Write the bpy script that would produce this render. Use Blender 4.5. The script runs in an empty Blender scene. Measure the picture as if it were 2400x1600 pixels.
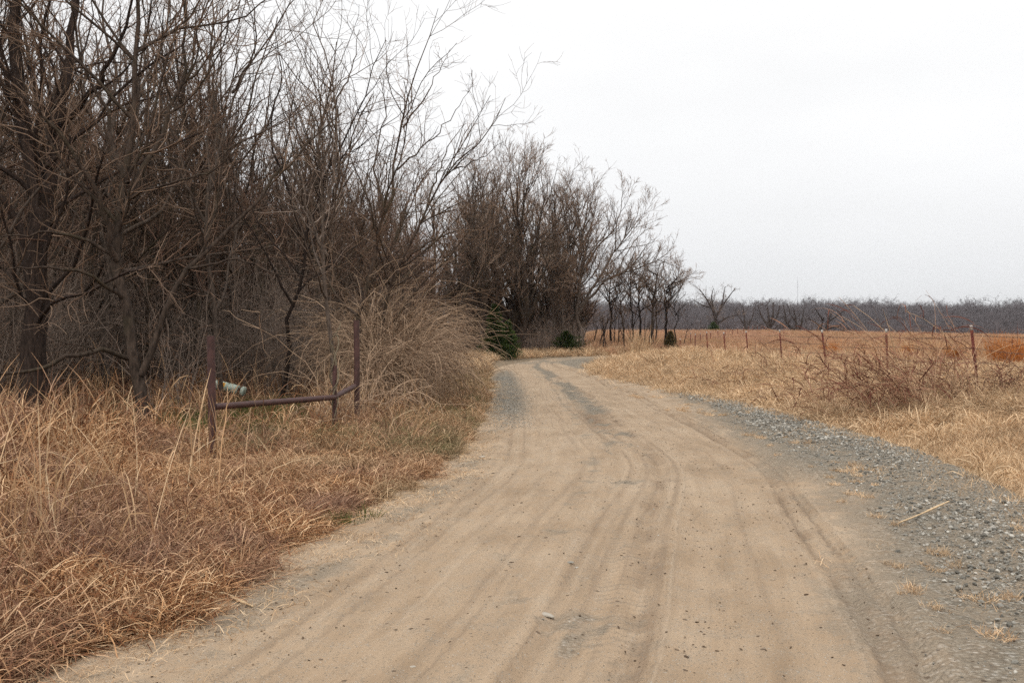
import bpy, math
import numpy as np
from mathutils import Vector, Matrix

R = math.radians
scene = bpy.context.scene
col = scene.collection
rng = np.random.default_rng(7)

# ------------------------------------------------------------------ camera
EYE = 1.6
cam_d = bpy.data.cameras.new("camera")
cam_d.sensor_width = 36.0
cam_d.lens = 35.0
cam_d.clip_start = 0.05
cam_d.clip_end = 6000
cam = bpy.data.objects.new("camera", cam_d)
cam.location = (0, 0, EYE)
cam.rotation_euler = (R(90 - 0.35), 0, 0)
col.objects.link(cam)
scene.camera = cam

# ------------------------------------------------------------------ sky: even overcast
SUN_EL, SUN_ROT = 52.0, 200.0
world = bpy.data.worlds.new("World")
scene.world = world
world.use_nodes = True
wn = world.node_tree
wn.nodes.clear()
w_out = wn.nodes.new("ShaderNodeOutputWorld")
w_bg = wn.nodes.new("ShaderNodeBackground")
w_bg.inputs["Strength"].default_value = 0.1
w_sky = wn.nodes.new("ShaderNodeTexSky")
w_sky.sky_type = 'NISHITA'
w_sky.sun_disc = False
w_sky.sun_elevation = R(SUN_EL)
w_sky.sun_rotation = R(SUN_ROT)
w_sky.dust_density = 4.0
w_tc = wn.nodes.new("ShaderNodeTexCoord")
w_sep = wn.nodes.new("ShaderNodeSeparateXYZ")
w_ramp = wn.nodes.new("ShaderNodeValToRGB")      # cloud deck brightness against elevation (sine)
cr = w_ramp.color_ramp
cr.interpolation = 'LINEAR'
cr.elements[0].position = 0.0
cr.elements[0].color = (0.388, 0.391, 0.394, 1)
cr.elements[1].position = 1.0
cr.elements[1].color = (0.90, 0.91, 0.92, 1)
e = cr.elements.new(0.10); e.color = (0.420, 0.422, 0.425, 1)
e = cr.elements.new(0.32); e.color = (0.466, 0.467, 0.468, 1)
e = cr.elements.new(0.60); e.color = (0.66, 0.665, 0.67, 1)
w_gain = wn.nodes.new("ShaderNodeVectorMath"); w_gain.operation = 'SCALE'
w_gain.inputs["Scale"].default_value = 20.0
w_map = wn.nodes.new("ShaderNodeMapping")
w_map.inputs["Scale"].default_value = (1.0, 1.0, 3.2)
w_noise = wn.nodes.new("ShaderNodeTexNoise")
w_noise.inputs["Scale"].default_value = 1.7
w_noise.inputs["Detail"].default_value = 4.0
w_noise.inputs["Roughness"].default_value = 0.5
w_nr = wn.nodes.new("ShaderNodeMapRange")
w_nr.inputs["From Min"].default_value = 0.3
w_nr.inputs["From Max"].default_value = 0.7
w_nr.inputs["To Min"].default_value = 0.90
w_nr.inputs["To Max"].default_value = 1.04
w_mul = wn.nodes.new("ShaderNodeVectorMath"); w_mul.operation = 'SCALE'
w_hs = wn.nodes.new("ShaderNodeHueSaturation")
w_hs.inputs["Saturation"].default_value = 0.1
w_mix = wn.nodes.new("ShaderNodeMix"); w_mix.data_type = 'RGBA'
w_mix.inputs["Factor"].default_value = 0.93
L = wn.links.new
L(w_tc.outputs["Generated"], w_sep.inputs[0])
L(w_sep.outputs["Z"], w_ramp.inputs[0])
L(w_ramp.outputs["Color"], w_gain.inputs[0])
L(w_tc.outputs["Generated"], w_map.inputs[0])
L(w_map.outputs[0], w_noise.inputs["Vector"])
L(w_noise.outputs[0], w_nr.inputs["Value"])
L(w_gain.outputs[0], w_mul.inputs[0])
L(w_nr.outputs[0], w_mul.inputs["Scale"])
L(w_sky.outputs[0], w_hs.inputs["Color"])
L(w_hs.outputs[0], w_mix.inputs["A"])
L(w_mul.outputs[0], w_mix.inputs["B"])
L(w_mix.outputs["Result"], w_bg.inputs["Color"])
L(w_bg.outputs[0], w_out.inputs[0])

sun_d = bpy.data.lights.new("sun", 'SUN')
sun_d.energy = 1.4
sun_d.angle = R(28)
sun_d.color = (1.0, 0.97, 0.92)
sun = bpy.data.objects.new("sun", sun_d)
sun.rotation_euler = (R(90 - SUN_EL), 0, R(180 - SUN_ROT))
sun.location = (0, -20, 40)
col.objects.link(sun)

vs = scene.view_settings
vs.view_transform = 'Standard'
vs.look = 'None'
vs.exposure = 0.22
vs.gamma = 1.0
vs.use_curve_mapping = False
scene.cycles.max_bounces = 5
scene.cycles.diffuse_bounces = 3
scene.cycles.glossy_bounces = 1
scene.cycles.transmission_bounces = 2
scene.cycles.transparent_max_bounces = 4
scene.cycles.volume_bounces = 0
scene.cycles.use_denoising = False
scene.cycles.denoiser = 'OPENIMAGEDENOISE'
scene.cycles.denoising_input_passes = 'RGB_ALBEDO_NORMAL'
scene.cycles.denoising_prefilter = 'ACCURATE'
scene.cycles.sample_clamp_indirect = 4.0

# ------------------------------------------------------------------ helpers
F = 2333.0            # focal length in photograph pixels, principal column 1200, horizon row 786
def px_x(px, d): return (px - 1200.0) / F * d
def px_z(py, d): return EYE + (786.0 - py) / F * d
def px3(px, py, d): return np.array([px_x(px, d), d, px_z(py, d)])

def tag(o, label=None, cat=None, group=None, kind=None):
    if label: o["label"] = label
    if cat: o["category"] = cat
    if group: o["group"] = group
    if kind: o["kind"] = kind
    return o

def empty(name, loc=(0, 0, 0), rz=0.0):
    o = bpy.data.objects.new(name, None)
    o.location = loc
    o.rotation_euler = (0, 0, rz)
    o.empty_display_size = 0.2
    col.objects.link(o)
    return o

def mesh_obj(name, me, parent=None, mat=None):
    o = bpy.data.objects.new(name, me)
    if mat is not None and len(me.materials) == 0:
        me.materials.append(mat)
    col.objects.link(o)
    if parent is not None: o.parent = parent
    return o

def make_mesh(name, verts, faces, mat=None, smooth=True, attrs=None):
    """verts (N,3); faces: list of (M,k) int arrays"""
    me = bpy.data.meshes.new(name)
    verts = np.ascontiguousarray(verts, dtype=np.float32)
    me.vertices.add(len(verts))
    me.vertices.foreach_set("co", verts.ravel())
    if not isinstance(faces, (list, tuple)): faces = [faces]
    faces = [np.asarray(f, dtype=np.int32) for f in faces if len(f)]
    nl = sum(f.size for f in faces)
    npoly = sum(len(f) for f in faces)
    me.loops.add(nl)
    me.loops.foreach_set("vertex_index", np.concatenate([f.ravel() for f in faces]))
    me.polygons.add(npoly)
    tot = np.concatenate([np.full(len(f), f.shape[1], np.int32) for f in faces])
    start = np.concatenate([[0], np.cumsum(tot)[:-1]]).astype(np.int32)
    me.polygons.foreach_set("loop_start", start)
    if smooth:
        me.polygons.foreach_set("use_smooth", np.ones(npoly, dtype=bool))
    if attrs:
        for k, a in attrs.items():
            a = np.asarray(a, dtype=np.float32)
            if a.ndim == 1:
                at = me.attributes.new(k, 'FLOAT', 'POINT')
                at.data.foreach_set("value", a)
            else:
                at = me.attributes.new(k, 'FLOAT_COLOR', 'POINT')
                c = np.ones((len(a), 4), np.float32); c[:, :3] = a
                at.data.foreach_set("color", c.ravel())
    me.update(calc_edges=True)
    if mat is not None: me.materials.append(mat)
    return me

def norm(v, axis=-1):
    return v / np.maximum(np.linalg.norm(v, axis=axis, keepdims=True), 1e-9)

def tubes(P, Rr, S, cap=False):
    """P (N,K,3) paths, Rr (N,K) radii -> verts, quads"""
    N, K, _ = P.shape
    T = np.empty_like(P)
    T[:, 1:-1] = P[:, 2:] - P[:, :-2]
    T[:, 0] = P[:, 1] - P[:, 0]
    T[:, -1] = P[:, -1] - P[:, -2]
    T = norm(T)
    m = norm(P[:, -1] - P[:, 0])
    ref = np.where(np.abs(m[:, 2:3]) < 0.75, np.array([[0, 0, 1.0]]), np.array([[1.0, 0, 0]]))[:, None, :]
    U = norm(np.cross(T, np.broadcast_to(ref, T.shape)))
    V = np.cross(T, U)
    a = np.arange(S) * (2 * np.pi / S)
    vv = P[:, :, None, :] + Rr[:, :, None, None] * (np.cos(a)[None, None, :, None] * U[:, :, None, :] + np.sin(a)[None, None, :, None] * V[:, :, None, :])
    idx = np.arange(N * K * S).reshape(N, K, S)
    a0 = idx[:, :-1, :]; b0 = idx[:, 1:, :]
    a1 = np.roll(a0, -1, axis=2); b1 = np.roll(b0, -1, axis=2)
    q = np.stack([a0, a1, b1, b0], axis=-1).reshape(-1, 4)
    return vv.reshape(-1, 3), q

class Acc:
    """collects vertex and face arrays of one part"""
    def __init__(s): s.v = []; s.f = []; s.n = 0; s.a = []
    def add(s, v, q, att=None):
        s.v.append(v); s.f.append((np.asarray(q) + s.n)); s.n += len(v)
        s.a.append(np.zeros(len(v)) if att is None else att)
    def mesh(s, name, mat, smooth=True, attr=None):
        by = {}
        for f in s.f: by.setdefault(f.shape[1], []).append(f)
        faces = [np.concatenate(x) for x in by.values()]
        return make_mesh(name, np.concatenate(s.v), faces, mat, smooth, {attr: np.concatenate(s.a)} if attr else None)

def pipe(acc, pts, r, S=12, caps=True):
    P = np.array(pts, float)[None]
    Rr = np.full((1, P.shape[1]), r) if np.isscalar(r) else np.array(r, float)[None]
    v, q = tubes(P, Rr, S)
    acc.add(v, q)
    if caps:
        n = P.shape[1]
        c = np.array([P[0, 0], P[0, -1]])
        ring0 = v[:S]; ring1 = v[-S:]
        k = np.arange(S)
        acc.add(np.vstack([ring0, c[:1]]), np.stack([np.roll(k, -1), k, np.full(S, S)], 1))
        acc.add(np.vstack([ring1, c[1:]]), np.stack([k, np.roll(k, -1), np.full(S, S)], 1))

def box(acc, lo, hi):
    x0, y0, z0 = lo; x1, y1, z1 = hi
    v = np.array([[x0, y0, z0], [x1, y0, z0], [x1, y1, z0], [x0, y1, z0], [x0, y0, z1], [x1, y0, z1], [x1, y1, z1], [x0, y1, z1]], float)
    q = np.array([[0, 3, 2, 1], [4, 5, 6, 7], [0, 1, 5, 4], [1, 2, 6, 5], [2, 3, 7, 6], [3, 0, 4, 7]])
    acc.add(v, q)

_tab = np.random.default_rng(3).random((256, 256))
def vnoise(x, y):
    xi = np.floor(x).astype(int); yi = np.floor(y).astype(int)
    fx = x - xi; fy = y - yi
    fx = fx * fx * (3 - 2 * fx); fy = fy * fy * (3 - 2 * fy)
    g = lambda i, j: _tab[i & 255, j & 255]
    return (g(xi, yi) * (1 - fx) + g(xi + 1, yi) * fx) * (1 - fy) + (g(xi, yi + 1) * (1 - fx) + g(xi + 1, yi + 1) * fx) * fy
def fbm(x, y, o=4):
    s = 0.0; a = 0.5; t = 0
    for i in range(o):
        s = s + a * vnoise(x + 17.3 * i, y + 5.1 * i); t += a
        x = x * 2.03; y = y * 2.03; a *= 0.5
    return s / t
def sstep(a, b, x):
    t = np.clip((x - a) / (b - a), 0, 1)
    return t * t * (3 - 2 * t)

# ------------------------------------------------------------------ materials
class NT:
    def __init__(s, name):
        s.m = bpy.data.materials.new(name); s.m.use_nodes = True
        s.t = s.m.node_tree; s.t.nodes.clear()
        s.out = s.t.nodes.new("ShaderNodeOutputMaterial")
    def n(s, t, **kw):
        nd = s.t.nodes.new(t)
        for k, v in kw.items():
            if k.startswith("i_"):
                key = k[2:]
                key = int(key) if key.isdigit() else key.replace("_", " ")
                nd.inputs[key].default_value = v
            else: setattr(nd, k, v)
        return nd
    def l(s, a, b): s.t.links.new(a, b)
    def math(s, op, a, b=None, c=None, clamp=False):
        nd = s.n("ShaderNodeMath", operation=op, use_clamp=clamp)
        for i, x in enumerate((a, b, c)):
            if x is None: continue
            if isinstance(x, (int, float)): nd.inputs[i].default_value = x
            else: s.l(x, nd.inputs[i])
        return nd.outputs[0]
    def mix(s, f, a, b, blend='MIX'):
        nd = s.n("ShaderNodeMix", data_type='RGBA', blend_type=blend)
        for key, x in (("Factor", f), ("A", a), ("B", b)):
            if isinstance(x, (int, float)): nd.inputs[key].default_value = x
            elif isinstance(x, (tuple, list)): nd.inputs[key].default_value = (*x, 1)
            else: s.l(x, nd.inputs[key])
        return nd.outputs["Result"]
    def noise(s, vec, scale, detail=3.0, rough=0.55, dist=0.0):
        nd = s.n("ShaderNodeTexNoise")
        nd.inputs["Scale"].default_value = scale
        nd.inputs["Detail"].default_value = detail
        nd.inputs["Roughness"].default_value = rough
        nd.inputs["Distortion"].default_value = dist
        if vec is not None: s.l(vec, nd.inputs["Vector"])
        return nd.outputs["Fac"]
    def rng(s, v, a, b, c=0.0, d=1.0):
        nd = s.n("ShaderNodeMapRange")
        s.l(v, nd.inputs["Value"])
        for k, x in (("From Min", a), ("From Max", b), ("To Min", c), ("To Max", d)): nd.inputs[k].default_value = x
        return nd.outputs[0]
    def ramp(s, v, stops):
        nd = s.n("ShaderNodeValToRGB")
        r = nd.color_ramp
        r.elements[0].position = stops[0][0]; r.elements[0].color = (*stops[0][1], 1)
        r.elements[1].position = stops[-1][0]; r.elements[1].color = (*stops[-1][1], 1)
        for p, c in stops[1:-1]:
            e = r.elements.new(p); e.color = (*c, 1)
        s.l(v, nd.inputs[0])
        return nd.outputs[0]
    def attr(s, name): return s.n("ShaderNodeAttribute", attribute_name=name)
    def bump(s, h, strength, dist):
        nd = s.n("ShaderNodeBump")
        nd.inputs["Strength"].default_value = strength
        nd.inputs["Distance"].default_value = dist
        s.l(h, nd.inputs["Height"])
        return nd.outputs[0]
    def finish(s, color, rough=0.9, normal=None, spec=0.2, transl=0.0, metal=0.0):
        b = s.n("ShaderNodeBsdfPrincipled")
        if isinstance(color, (tuple, list)): b.inputs["Base Color"].default_value = (*color, 1)
        else: s.l(color, b.inputs["Base Color"])
        if isinstance(rough, (int, float)): b.inputs["Roughness"].default_value = rough
        else: s.l(rough, b.inputs["Roughness"])
        b.inputs["Specular IOR Level"].default_value = spec
        b.inputs["Metallic"].default_value = metal
        if normal is not None: s.l(normal, b.inputs["Normal"])
        if transl > 0:
            tr = s.n("ShaderNodeBsdfTranslucent")
            s.l(color, tr.inputs["Color"])
            mx = s.n("ShaderNodeMixShader"); mx.inputs[0].default_value = transl
            s.l(b.outputs[0], mx.inputs[1]); s.l(tr.outputs[0], mx.inputs[2])
            s.l(mx.outputs[0], s.out.inputs[0])
        else:
            s.l(b.outputs[0], s.out.inputs[0])
        return s.m

def mat_bark(name, dark, light, moss=None, scale=14.0):
    t = NT(name)
    pos = t.n("ShaderNodeTexCoord").outputs["Object"]
    mp = t.n("ShaderNodeMapping"); mp.inputs["Scale"].default_value = (1, 1, 0.25)
    t.l(pos, mp.inputs[0])
    n1 = t.noise(mp.outputs[0], scale, 4, 0.6)
    n2 = t.noise(pos, 1.3, 2)
    rnd = t.n("ShaderNodeObjectInfo").outputs["Random"]
    c = t.mix(t.rng(n1, 0.3, 0.7), dark, light)
    if moss: c = t.mix(t.math('MULTIPLY', t.rng(n2, 0.5, 0.7), 0.5), c, moss)
    hs = t.n("ShaderNodeHueSaturation")
    t.l(c, hs.inputs["Color"])
    t.l(t.rng(rnd, 0, 1, 0.75, 1.3), hs.inputs["Value"])
    return t.finish(hs.outputs[0], 0.95, t.bump(n1, 0.5, 0.02), 0.1)

def mat_twig(name, a, b, spread=(0.7, 1.35)):
    t = NT(name)
    rnd = t.n("ShaderNodeObjectInfo").outputs["Random"]
    rb = t.attr("rnd").outputs["Fac"]
    c = t.mix(rb, a, b)
    hs = t.n("ShaderNodeHueSaturation")
    t.l(c, hs.inputs["Color"])
    t.l(t.rng(rnd, 0, 1, *spread), hs.inputs["Value"])
    d = t.n("ShaderNodeBsdfDiffuse")
    t.l(hs.outputs[0], d.inputs["Color"])
    t.l(d.outputs[0], t.out.inputs[0])
    return t.m

def mat_grass(name, stops, patch=None, pscale=0.35, transl=0.2, vspread=(0.75, 1.25)):
    """stops: colours over the blades' own random number; patch: second colour that takes over in patches of the ground"""
    t = NT(name)
    rb = t.attr("rnd").outputs["Fac"]
    rnd = t.n("ShaderNodeObjectInfo").outputs["Random"]
    c = t.ramp(rb, stops)
    if patch:
        pos = t.n("ShaderNodeNewGeometry").outputs["Position"]
        n = t.noise(pos, pscale, 3, 0.6)
        c = t.mix(t.rng(n, 0.42, 0.62, 0.0, 0.85), c, t.mix(rb, patch[0], patch[1]))
    hs = t.n("ShaderNodeHueSaturation")
    t.l(c, hs.inputs["Color"])
    t.l(t.rng(rnd, 0, 1, *vspread), hs.inputs["Value"])
    d = t.n("ShaderNodeBsdfDiffuse"); t.l(hs.outputs[0], d.inputs["Color"])
    tr = t.n("ShaderNodeBsdfTranslucent"); t.l(hs.outputs[0], tr.inputs["Color"])
    mx = t.n("ShaderNodeMixShader"); mx.inputs[0].default_value = transl
    t.l(d.outputs[0], mx.inputs[1]); t.l(tr.outputs[0], mx.inputs[2])
    t.l(mx.outputs[0], t.out.inputs[0])
    return t.m

def mat_simple(name, a, b, scale=20, rough=0.8, spec=0.2, bump=0.0, metal=0.0):
    t = NT(name)
    pos = t.n("ShaderNodeTexCoord").outputs["Object"]
    n = t.noise(pos, scale, 4, 0.6)
    c = t.mix(t.rng(n, 0.35, 0.65), a, b)
    return t.finish(c, rough, t.bump(n, bump, 0.01) if bump else None, spec, metal=metal)

M = {}
M['bark'] = mat_bark('bark_brown', (0.020, 0.014, 0.011), (0.098, 0.070, 0.053), (0.066, 0.056, 0.032), 22)
M['bark_dark'] = mat_bark('bark_dark', (0.010, 0.007, 0.006), (0.042, 0.029, 0.023), None, 22)
M['bark_grey'] = mat_bark('bark_grey', (0.032, 0.024, 0.019), (0.120, 0.091, 0.072), None, 22)
M['twig'] = mat_twig('twig_brown', (0.076, 0.049, 0.035), (0.245, 0.170, 0.122))
M['twig_red'] = mat_twig('twig_reddish', (0.098, 0.058, 0.043), (0.265, 0.174, 0.126))
M['twig_far_hazed'] = mat_twig('twig_far_hazed', (0.135, 0.116, 0.118), (0.185, 0.162, 0.165), (0.88, 1.12))  # grey twigs, with bluish distance haze put into their colour
M['twig_oak'] = mat_twig('twig_oak', (0.050, 0.037, 0.032), (0.105, 0.080, 0.070), (0.9, 1.1))
M['twig_grey'] = mat_twig('twig_grey', (0.140, 0.105, 0.084), (0.340, 0.265, 0.215))
M['twig_brush'] = mat_twig('twig_brush', (0.140, 0.084, 0.058), (0.375, 0.245, 0.170))
M['twig_mid'] = mat_twig('twig_mid', (0.108, 0.073, 0.055), (0.285, 0.205, 0.152))
M['cane'] = mat_twig('bramble_cane', (0.125, 0.080, 0.053), (0.540, 0.380, 0.258), (0.9, 1.1))

# ------------------------------------------------------------------ road course and ground height
LPT = np.array([(-7.5, -9), (-5.0, -4), (-3.2, 0.5), (-1.97, 4.6), (-1.25, 8.5), (-.87, 11.1), (-.69, 13.6), (-.56, 19.3), (-.60, 28), (-.73, 40.7), (-.3, 52), (2.15, 66), (6.2, 75.5), (13, 80), (24, 82), (46, 83)], float)
RPT = np.array([(-2.0, -9), (0.6, -4), (2.3, 0.5), (3.45, 4.6), (4.25, 8.5), (4.65, 11.1), (4.88, 13.6), (4.85, 19.0), (4.45, 28), (3.55, 39.5), (3.3, 48), (4.3, 57.5), (8.2, 68.5), (14.0, 74), (24.5, 76.5), (46, 77.5)], float)
def catmull(P, per):
    out = []
    Q = np.vstack([2 * P[0] - P[1], P, 2 * P[-1] - P[-2]])
    for i in range(1, len(Q) - 2):
        p0, p1, p2, p3 = Q[i - 1:i + 3]
        m = per if np.isscalar(per) else per[i - 1]
        t = np.linspace(0, 1, m, endpoint=False)[:, None]
        out.append(0.5 * ((2 * p1) + (-p0 + p2) * t + (2 * p0 - 5 * p1 + 4 * p2 - p3) * t * t + (-p0 + 3 * p1 - 3 * p2 + p3) * t ** 3))
    out.append(P[-1:])
    return np.vstack(out)
RCL = catmull((LPT + RPT) / 2, 16)
RHW = np.interp(np.linspace(0, len(LPT) - 1, len(RCL)), np.arange(len(LPT)), np.linalg.norm(RPT - LPT, axis=1) / 2)

def road_dist(x, y):
    """signed distance outside the road edge (negative on the road) and side (+1 right)"""
    x = np.asarray(x, float).ravel(); y = np.asarray(y, float).ravel()
    best = np.full(x.shape, 1e9); side = np.ones(x.shape)
    tan = np.gradient(RCL, axis=0)
    for i in range(0, len(x), 20000):
        s = slice(i, i + 20000)
        dx = x[s, None] - RCL[None, :, 0]; dy = y[s, None] - RCL[None, :, 1]
        d = np.hypot(dx, dy)
        k = d.argmin(1); ii = np.arange(len(k))
        best[s] = d[ii, k] - RHW[k]
        side[s] = np.sign(dx[ii, k] * tan[k, 1] - dy[ii, k] * tan[k, 0])
    return best, side

def ground_z(x, y):
    shp = np.shape(x)
    x = np.asarray(x, float).ravel(); y = np.asarray(y, float).ravel()
    d, sd = road_dist(x, y)
    # right: bank up to the fence, then the field that swells and falls away to the right
    bank = 0.47 * sstep(0.15, 4.6, d)
    az = x / np.maximum(y, 1.0)
    crest = 1.75 - 2.4 * np.clip(az - 0.26, 0, 0.5)
    z_r = bank + (crest - 0.47) * sstep(82, 150, y) * sstep(3, 14, d)
    # left: low verge, the woods floor slightly higher
    z_l = 0.10 * sstep(0.1, 2.0, d) + 0.25 * sstep(8, 40, d)
    wr = np.where(sd > 0, 1.0, sstep(60, 82, y) * sstep(0.045, 0.09, az))
    z = z_r * wr + z_l * (1 - wr)
    z = z + (fbm(x * 0.5, y * 0.5, 3) - 0.5) * 0.16 * sstep(0.2, 2.0, d)
    z = z - 0.05 * (1 - sstep(-0.5, 0.0, d))
    # far wooded rise
    dist = np.hypot(x, y)
    z = z + 7.6 * sstep(250, 560, dist) * (1.0 - 0.42 * sstep(0.34, 0.60, az) + 0.75 * (fbm(az * 11.0 + 30.0, dist * 0.004, 3) - 0.5)) - 1.2 * sstep(150, 230, dist)
    return z.reshape(shp)

def gz1(x, y): return float(ground_z(np.array([x]), np.array([y]))[0])

def axis(segs):
    out = [segs[0][0]]
    for a, b, n in segs: out += list(np.linspace(a, b, n + 1)[1:])
    return np.array(out)
gx = axis([(-1150, -600, 6), (-600, -120, 16), (-120, -30, 30), (-30, 30, 170), (30, 120, 50), (120, 600, 40), (600, 1150, 8)])
gy = axis([(-150, -40, 5), (-40, -5, 20), (-5, 40, 130), (40, 110, 110), (110, 260, 50), (260, 700, 36), (700, 1100, 8)])
GX, GY = np.meshgrid(gx, gy)
GZ = ground_z(GX, GY)
nx, ny = len(gx), len(gy)
idx = np.arange(nx * ny).reshape(ny, nx)
gq = np.stack([idx[:-1, :-1], idx[:-1, 1:], idx[1:, 1:], idx[1:, :-1]], -1).reshape(-1, 4)
gd, gs = road_dist(GX, GY)
fx_, fy_ = GX.ravel(), GY.ravel()
n1 = fbm(fx_ * 0.35, fy_ * 0.35, 4)[:, None]; n2 = fbm(fx_ * 1.7 + 9, fy_ * 1.7, 3)[:, None]
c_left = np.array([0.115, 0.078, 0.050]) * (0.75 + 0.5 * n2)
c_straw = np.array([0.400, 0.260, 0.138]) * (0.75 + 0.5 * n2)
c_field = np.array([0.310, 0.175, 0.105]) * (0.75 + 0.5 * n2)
c_wood = np.array([0.060, 0.045, 0.038]) * np.ones_like(n2)
red = (sstep(66, 92, fy_ + 22 * (n1[:, 0] - 0.5)))[:, None]
c_right = c_straw * (1 - red) + c_field * red
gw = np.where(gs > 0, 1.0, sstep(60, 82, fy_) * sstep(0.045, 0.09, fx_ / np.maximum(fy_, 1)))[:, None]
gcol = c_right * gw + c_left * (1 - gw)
farw = sstep(215, 260, np.hypot(fx_, fy_))[:, None]
gcol = gcol * (1 - farw) + c_wood * farw
near = sstep(1.2, 0.0, gd)[:, None]
gcol = gcol * (1 - near * 0.75) + np.array([0.20, 0.155, 0.105]) * near * 0.75
t = NT('ground_soil')
pos = t.n("ShaderNodeNewGeometry").outputs["Position"]
na = t.noise(pos, 9.0, 5, 0.65)
nb = t.noise(pos, 70.0, 3, 0.6)
c = t.mix(1.0, t.attr("tint").outputs["Color"], t.ramp(na, [(0.25, (0.45, 0.43, 0.41)), (0.5, (0.95, 0.95, 0.95)), (0.75, (1.35, 1.33, 1.3))]), 'MULTIPLY')
M['ground'] = t.finish(c, 0.95, t.bump(t.math('ADD', na, t.math('MULTIPLY', nb, 0.5)), 0.8, 0.03), 0.1)
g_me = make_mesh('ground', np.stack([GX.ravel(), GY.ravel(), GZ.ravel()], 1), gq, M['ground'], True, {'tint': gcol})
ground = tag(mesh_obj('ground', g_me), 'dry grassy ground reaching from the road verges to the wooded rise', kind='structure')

# ------------------------------------------------------------------ dirt road sheet
per = [6, 12, 60, 90, 70, 45, 40, 60, 60, 50, 40, 34, 26, 12, 10]
LC, RC = catmull(LPT, per), catmull(RPT, per)
ns = len(LC)
mid = (LC + RC) / 2
S_len = np.concatenate([[0], np.cumsum(np.linalg.norm(np.diff(mid, axis=0), axis=1))])
wid = np.linalg.norm(RC - LC, axis=1)
nu = 150
uu = np.linspace(-0.45, 1.0, nu)      # first part metres outside the left edge, then fraction
u_m = np.where(uu < 0, uu * 1.4, 0)[None, :] + np.clip(uu, 0, 1)[None, :] ** 1.0 * (wid[:, None] + 0.55)
dirv = norm(RC - LC)
RX = LC[:, 0:1] + dirv[:, 0:1] * u_m
RY = LC[:, 1:2] + dirv[:, 1:2] * u_m
S2 = np.repeat(S_len[:, None], nu, 1)
depth = RY
wob = (fbm(S2 * 0.22, u_m * 0 + 3.1, 2) - 0.5) * 0.35
def groove(c, w, dep): return -dep * np.exp(-((u_m + wob - c) / w) ** 2)
z = 0.02 + 0.035 * np.sin(np.clip(u_m / 4.6, 0, 1) * np.pi)
z = z + 1.7 * (groove(2.45, 0.07, 0.020) + groove(2.20, 0.07, 0.013) + groove(1.98, 0.05, 0.020) + groove(3.68, 0.05, 0.020) + groove(3.84, 0.05, 0.018) + groove(0.95, 0.22, 0.022) + groove(3.0, 0.3, 0.018) + groove(1.45, 0.04, 0.010) + groove(0.62, 0.05, 0.010))
z = z + 0.014 * np.exp(-((u_m + wob - 2.62) / 0.06) ** 2) + 0.012 * np.exp(-((u_m + wob - 1.88) / 0.04) ** 2) + 0.012 * np.exp(-((u_m + wob - 3.95) / 0.06) ** 2)
z = z + (fbm(u_m * 2.2, S2 * 0.9, 4) - 0.5) * 0.035 + (fbm(u_m * 9, S2 * 7, 3) - 0.5) * 0.010
sh = sstep(3.6, 4.3, u_m + (fbm(S2 * 0.6, u_m * 0.8, 3) - 0.5) * 0.9)
z = z + 0.05 * sh + (fbm(u_m * 3, S2 * 3, 3) - 0.5) * 0.05 * sh
edge_r = u_m - wid[:, None]
z = z + 0.07 * sstep(-1.0, -0.1, edge_r) * sstep(30, 20, depth) - 0.10 * sstep(0.25, 0.55, edge_r)
z = z - 0.12 * sstep(-0.10, -0.6, u_m)
# where gravel shows through the dirt
nz = fbm(u_m * 1.3 + 40, S2 * 0.45, 4)
nz2 = fbm(u_m * 4 + 11, S2 * 2.5, 3)
bound = 3.55 + 0.25 * sstep(6, 14, depth) + 0.5 * sstep(16, 26, depth) + (nz - 0.5) * 1.1
grav = sstep(bound - 0.55, bound + 1.15, u_m)
ctr = np.exp(-((u_m - 2.25 - (nz - 0.5) * 0.5) / 0.33) ** 2) * sstep(0.42, 0.66, nz2 * 0.6 + nz * 0.4 + 0.20 * sstep(14, 26, depth)) * 0.9
lft = np.exp(-((u_m - 0.45) / 0.55) ** 2) * (sstep(16, 22, depth) * (1 - sstep(40, 50, depth))) * 0.9
lf2 = np.exp(-((u_m - 0.25) / 0.35) ** 2) * sstep(0.45, 0.6, nz2) * 0.55
str2 = np.exp(-((u_m - 1.75) / 0.2) ** 2) * sstep(0.5, 0.66, nz2) * 0.5
farg = sstep(50, 56, depth) * 0.6 * sstep(0.35, 0.55, nz)
grav = np.clip(np.maximum.reduce([grav, ctr, lft, lf2, str2, farg]), 0, 1)
tread = np.exp(-((u_m + wob - 2.33) / 0.16) ** 4) * sstep(0.36, 0.55, fbm(S2 * 0.5 + 5, u_m * 0, 2)) + 0.6 * np.exp(-((u_m + wob - 3.76) / 0.15) ** 4)
lines = sum(a_ * np.exp(-((u_m + wob - c_) / w_) ** 2) for c_, w_, a_ in ((2.52, .035, .8), (2.14, .03, .6), (1.98, .035, .8), (1.86, .03, .5), (3.66, .035, .8), (3.78, .03, .7), (3.90, .03, .6), (1.46, .03, .45), (.60, .04, .5), (.78, .03, .35), (3.2, .03, .35))) * sstep(.38, .56, fbm(S2 * .45 + u_m * .3, u_m * 1.7 + 9, 3))
damp = np.clip(.3 * lines + np.exp(-((u_m - 2.1) / 0.25) ** 2) * np.exp(-((depth - 18.5) / 2.0) ** 2) + 0.55 * np.exp(-((u_m + wob - 2.45) / 0.1) ** 2) * sstep(0.4, 0.6, nz2) + 0.5 * np.exp(-((u_m + wob - 3.7) / 0.12) ** 2) * sstep(0.4, 0.6, nz2), 0, 1)
ridx = np.arange(ns * nu).reshape(ns, nu)
rq = np.stack([ridx[:-1, :-1], ridx[:-1, 1:], ridx[1:, 1:], ridx[1:, :-1]], -1).reshape(-1, 4)
off = 0.30 * np.sin(S2 * 0.21 + 0.6) * sstep(4, 14, depth)
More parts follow.
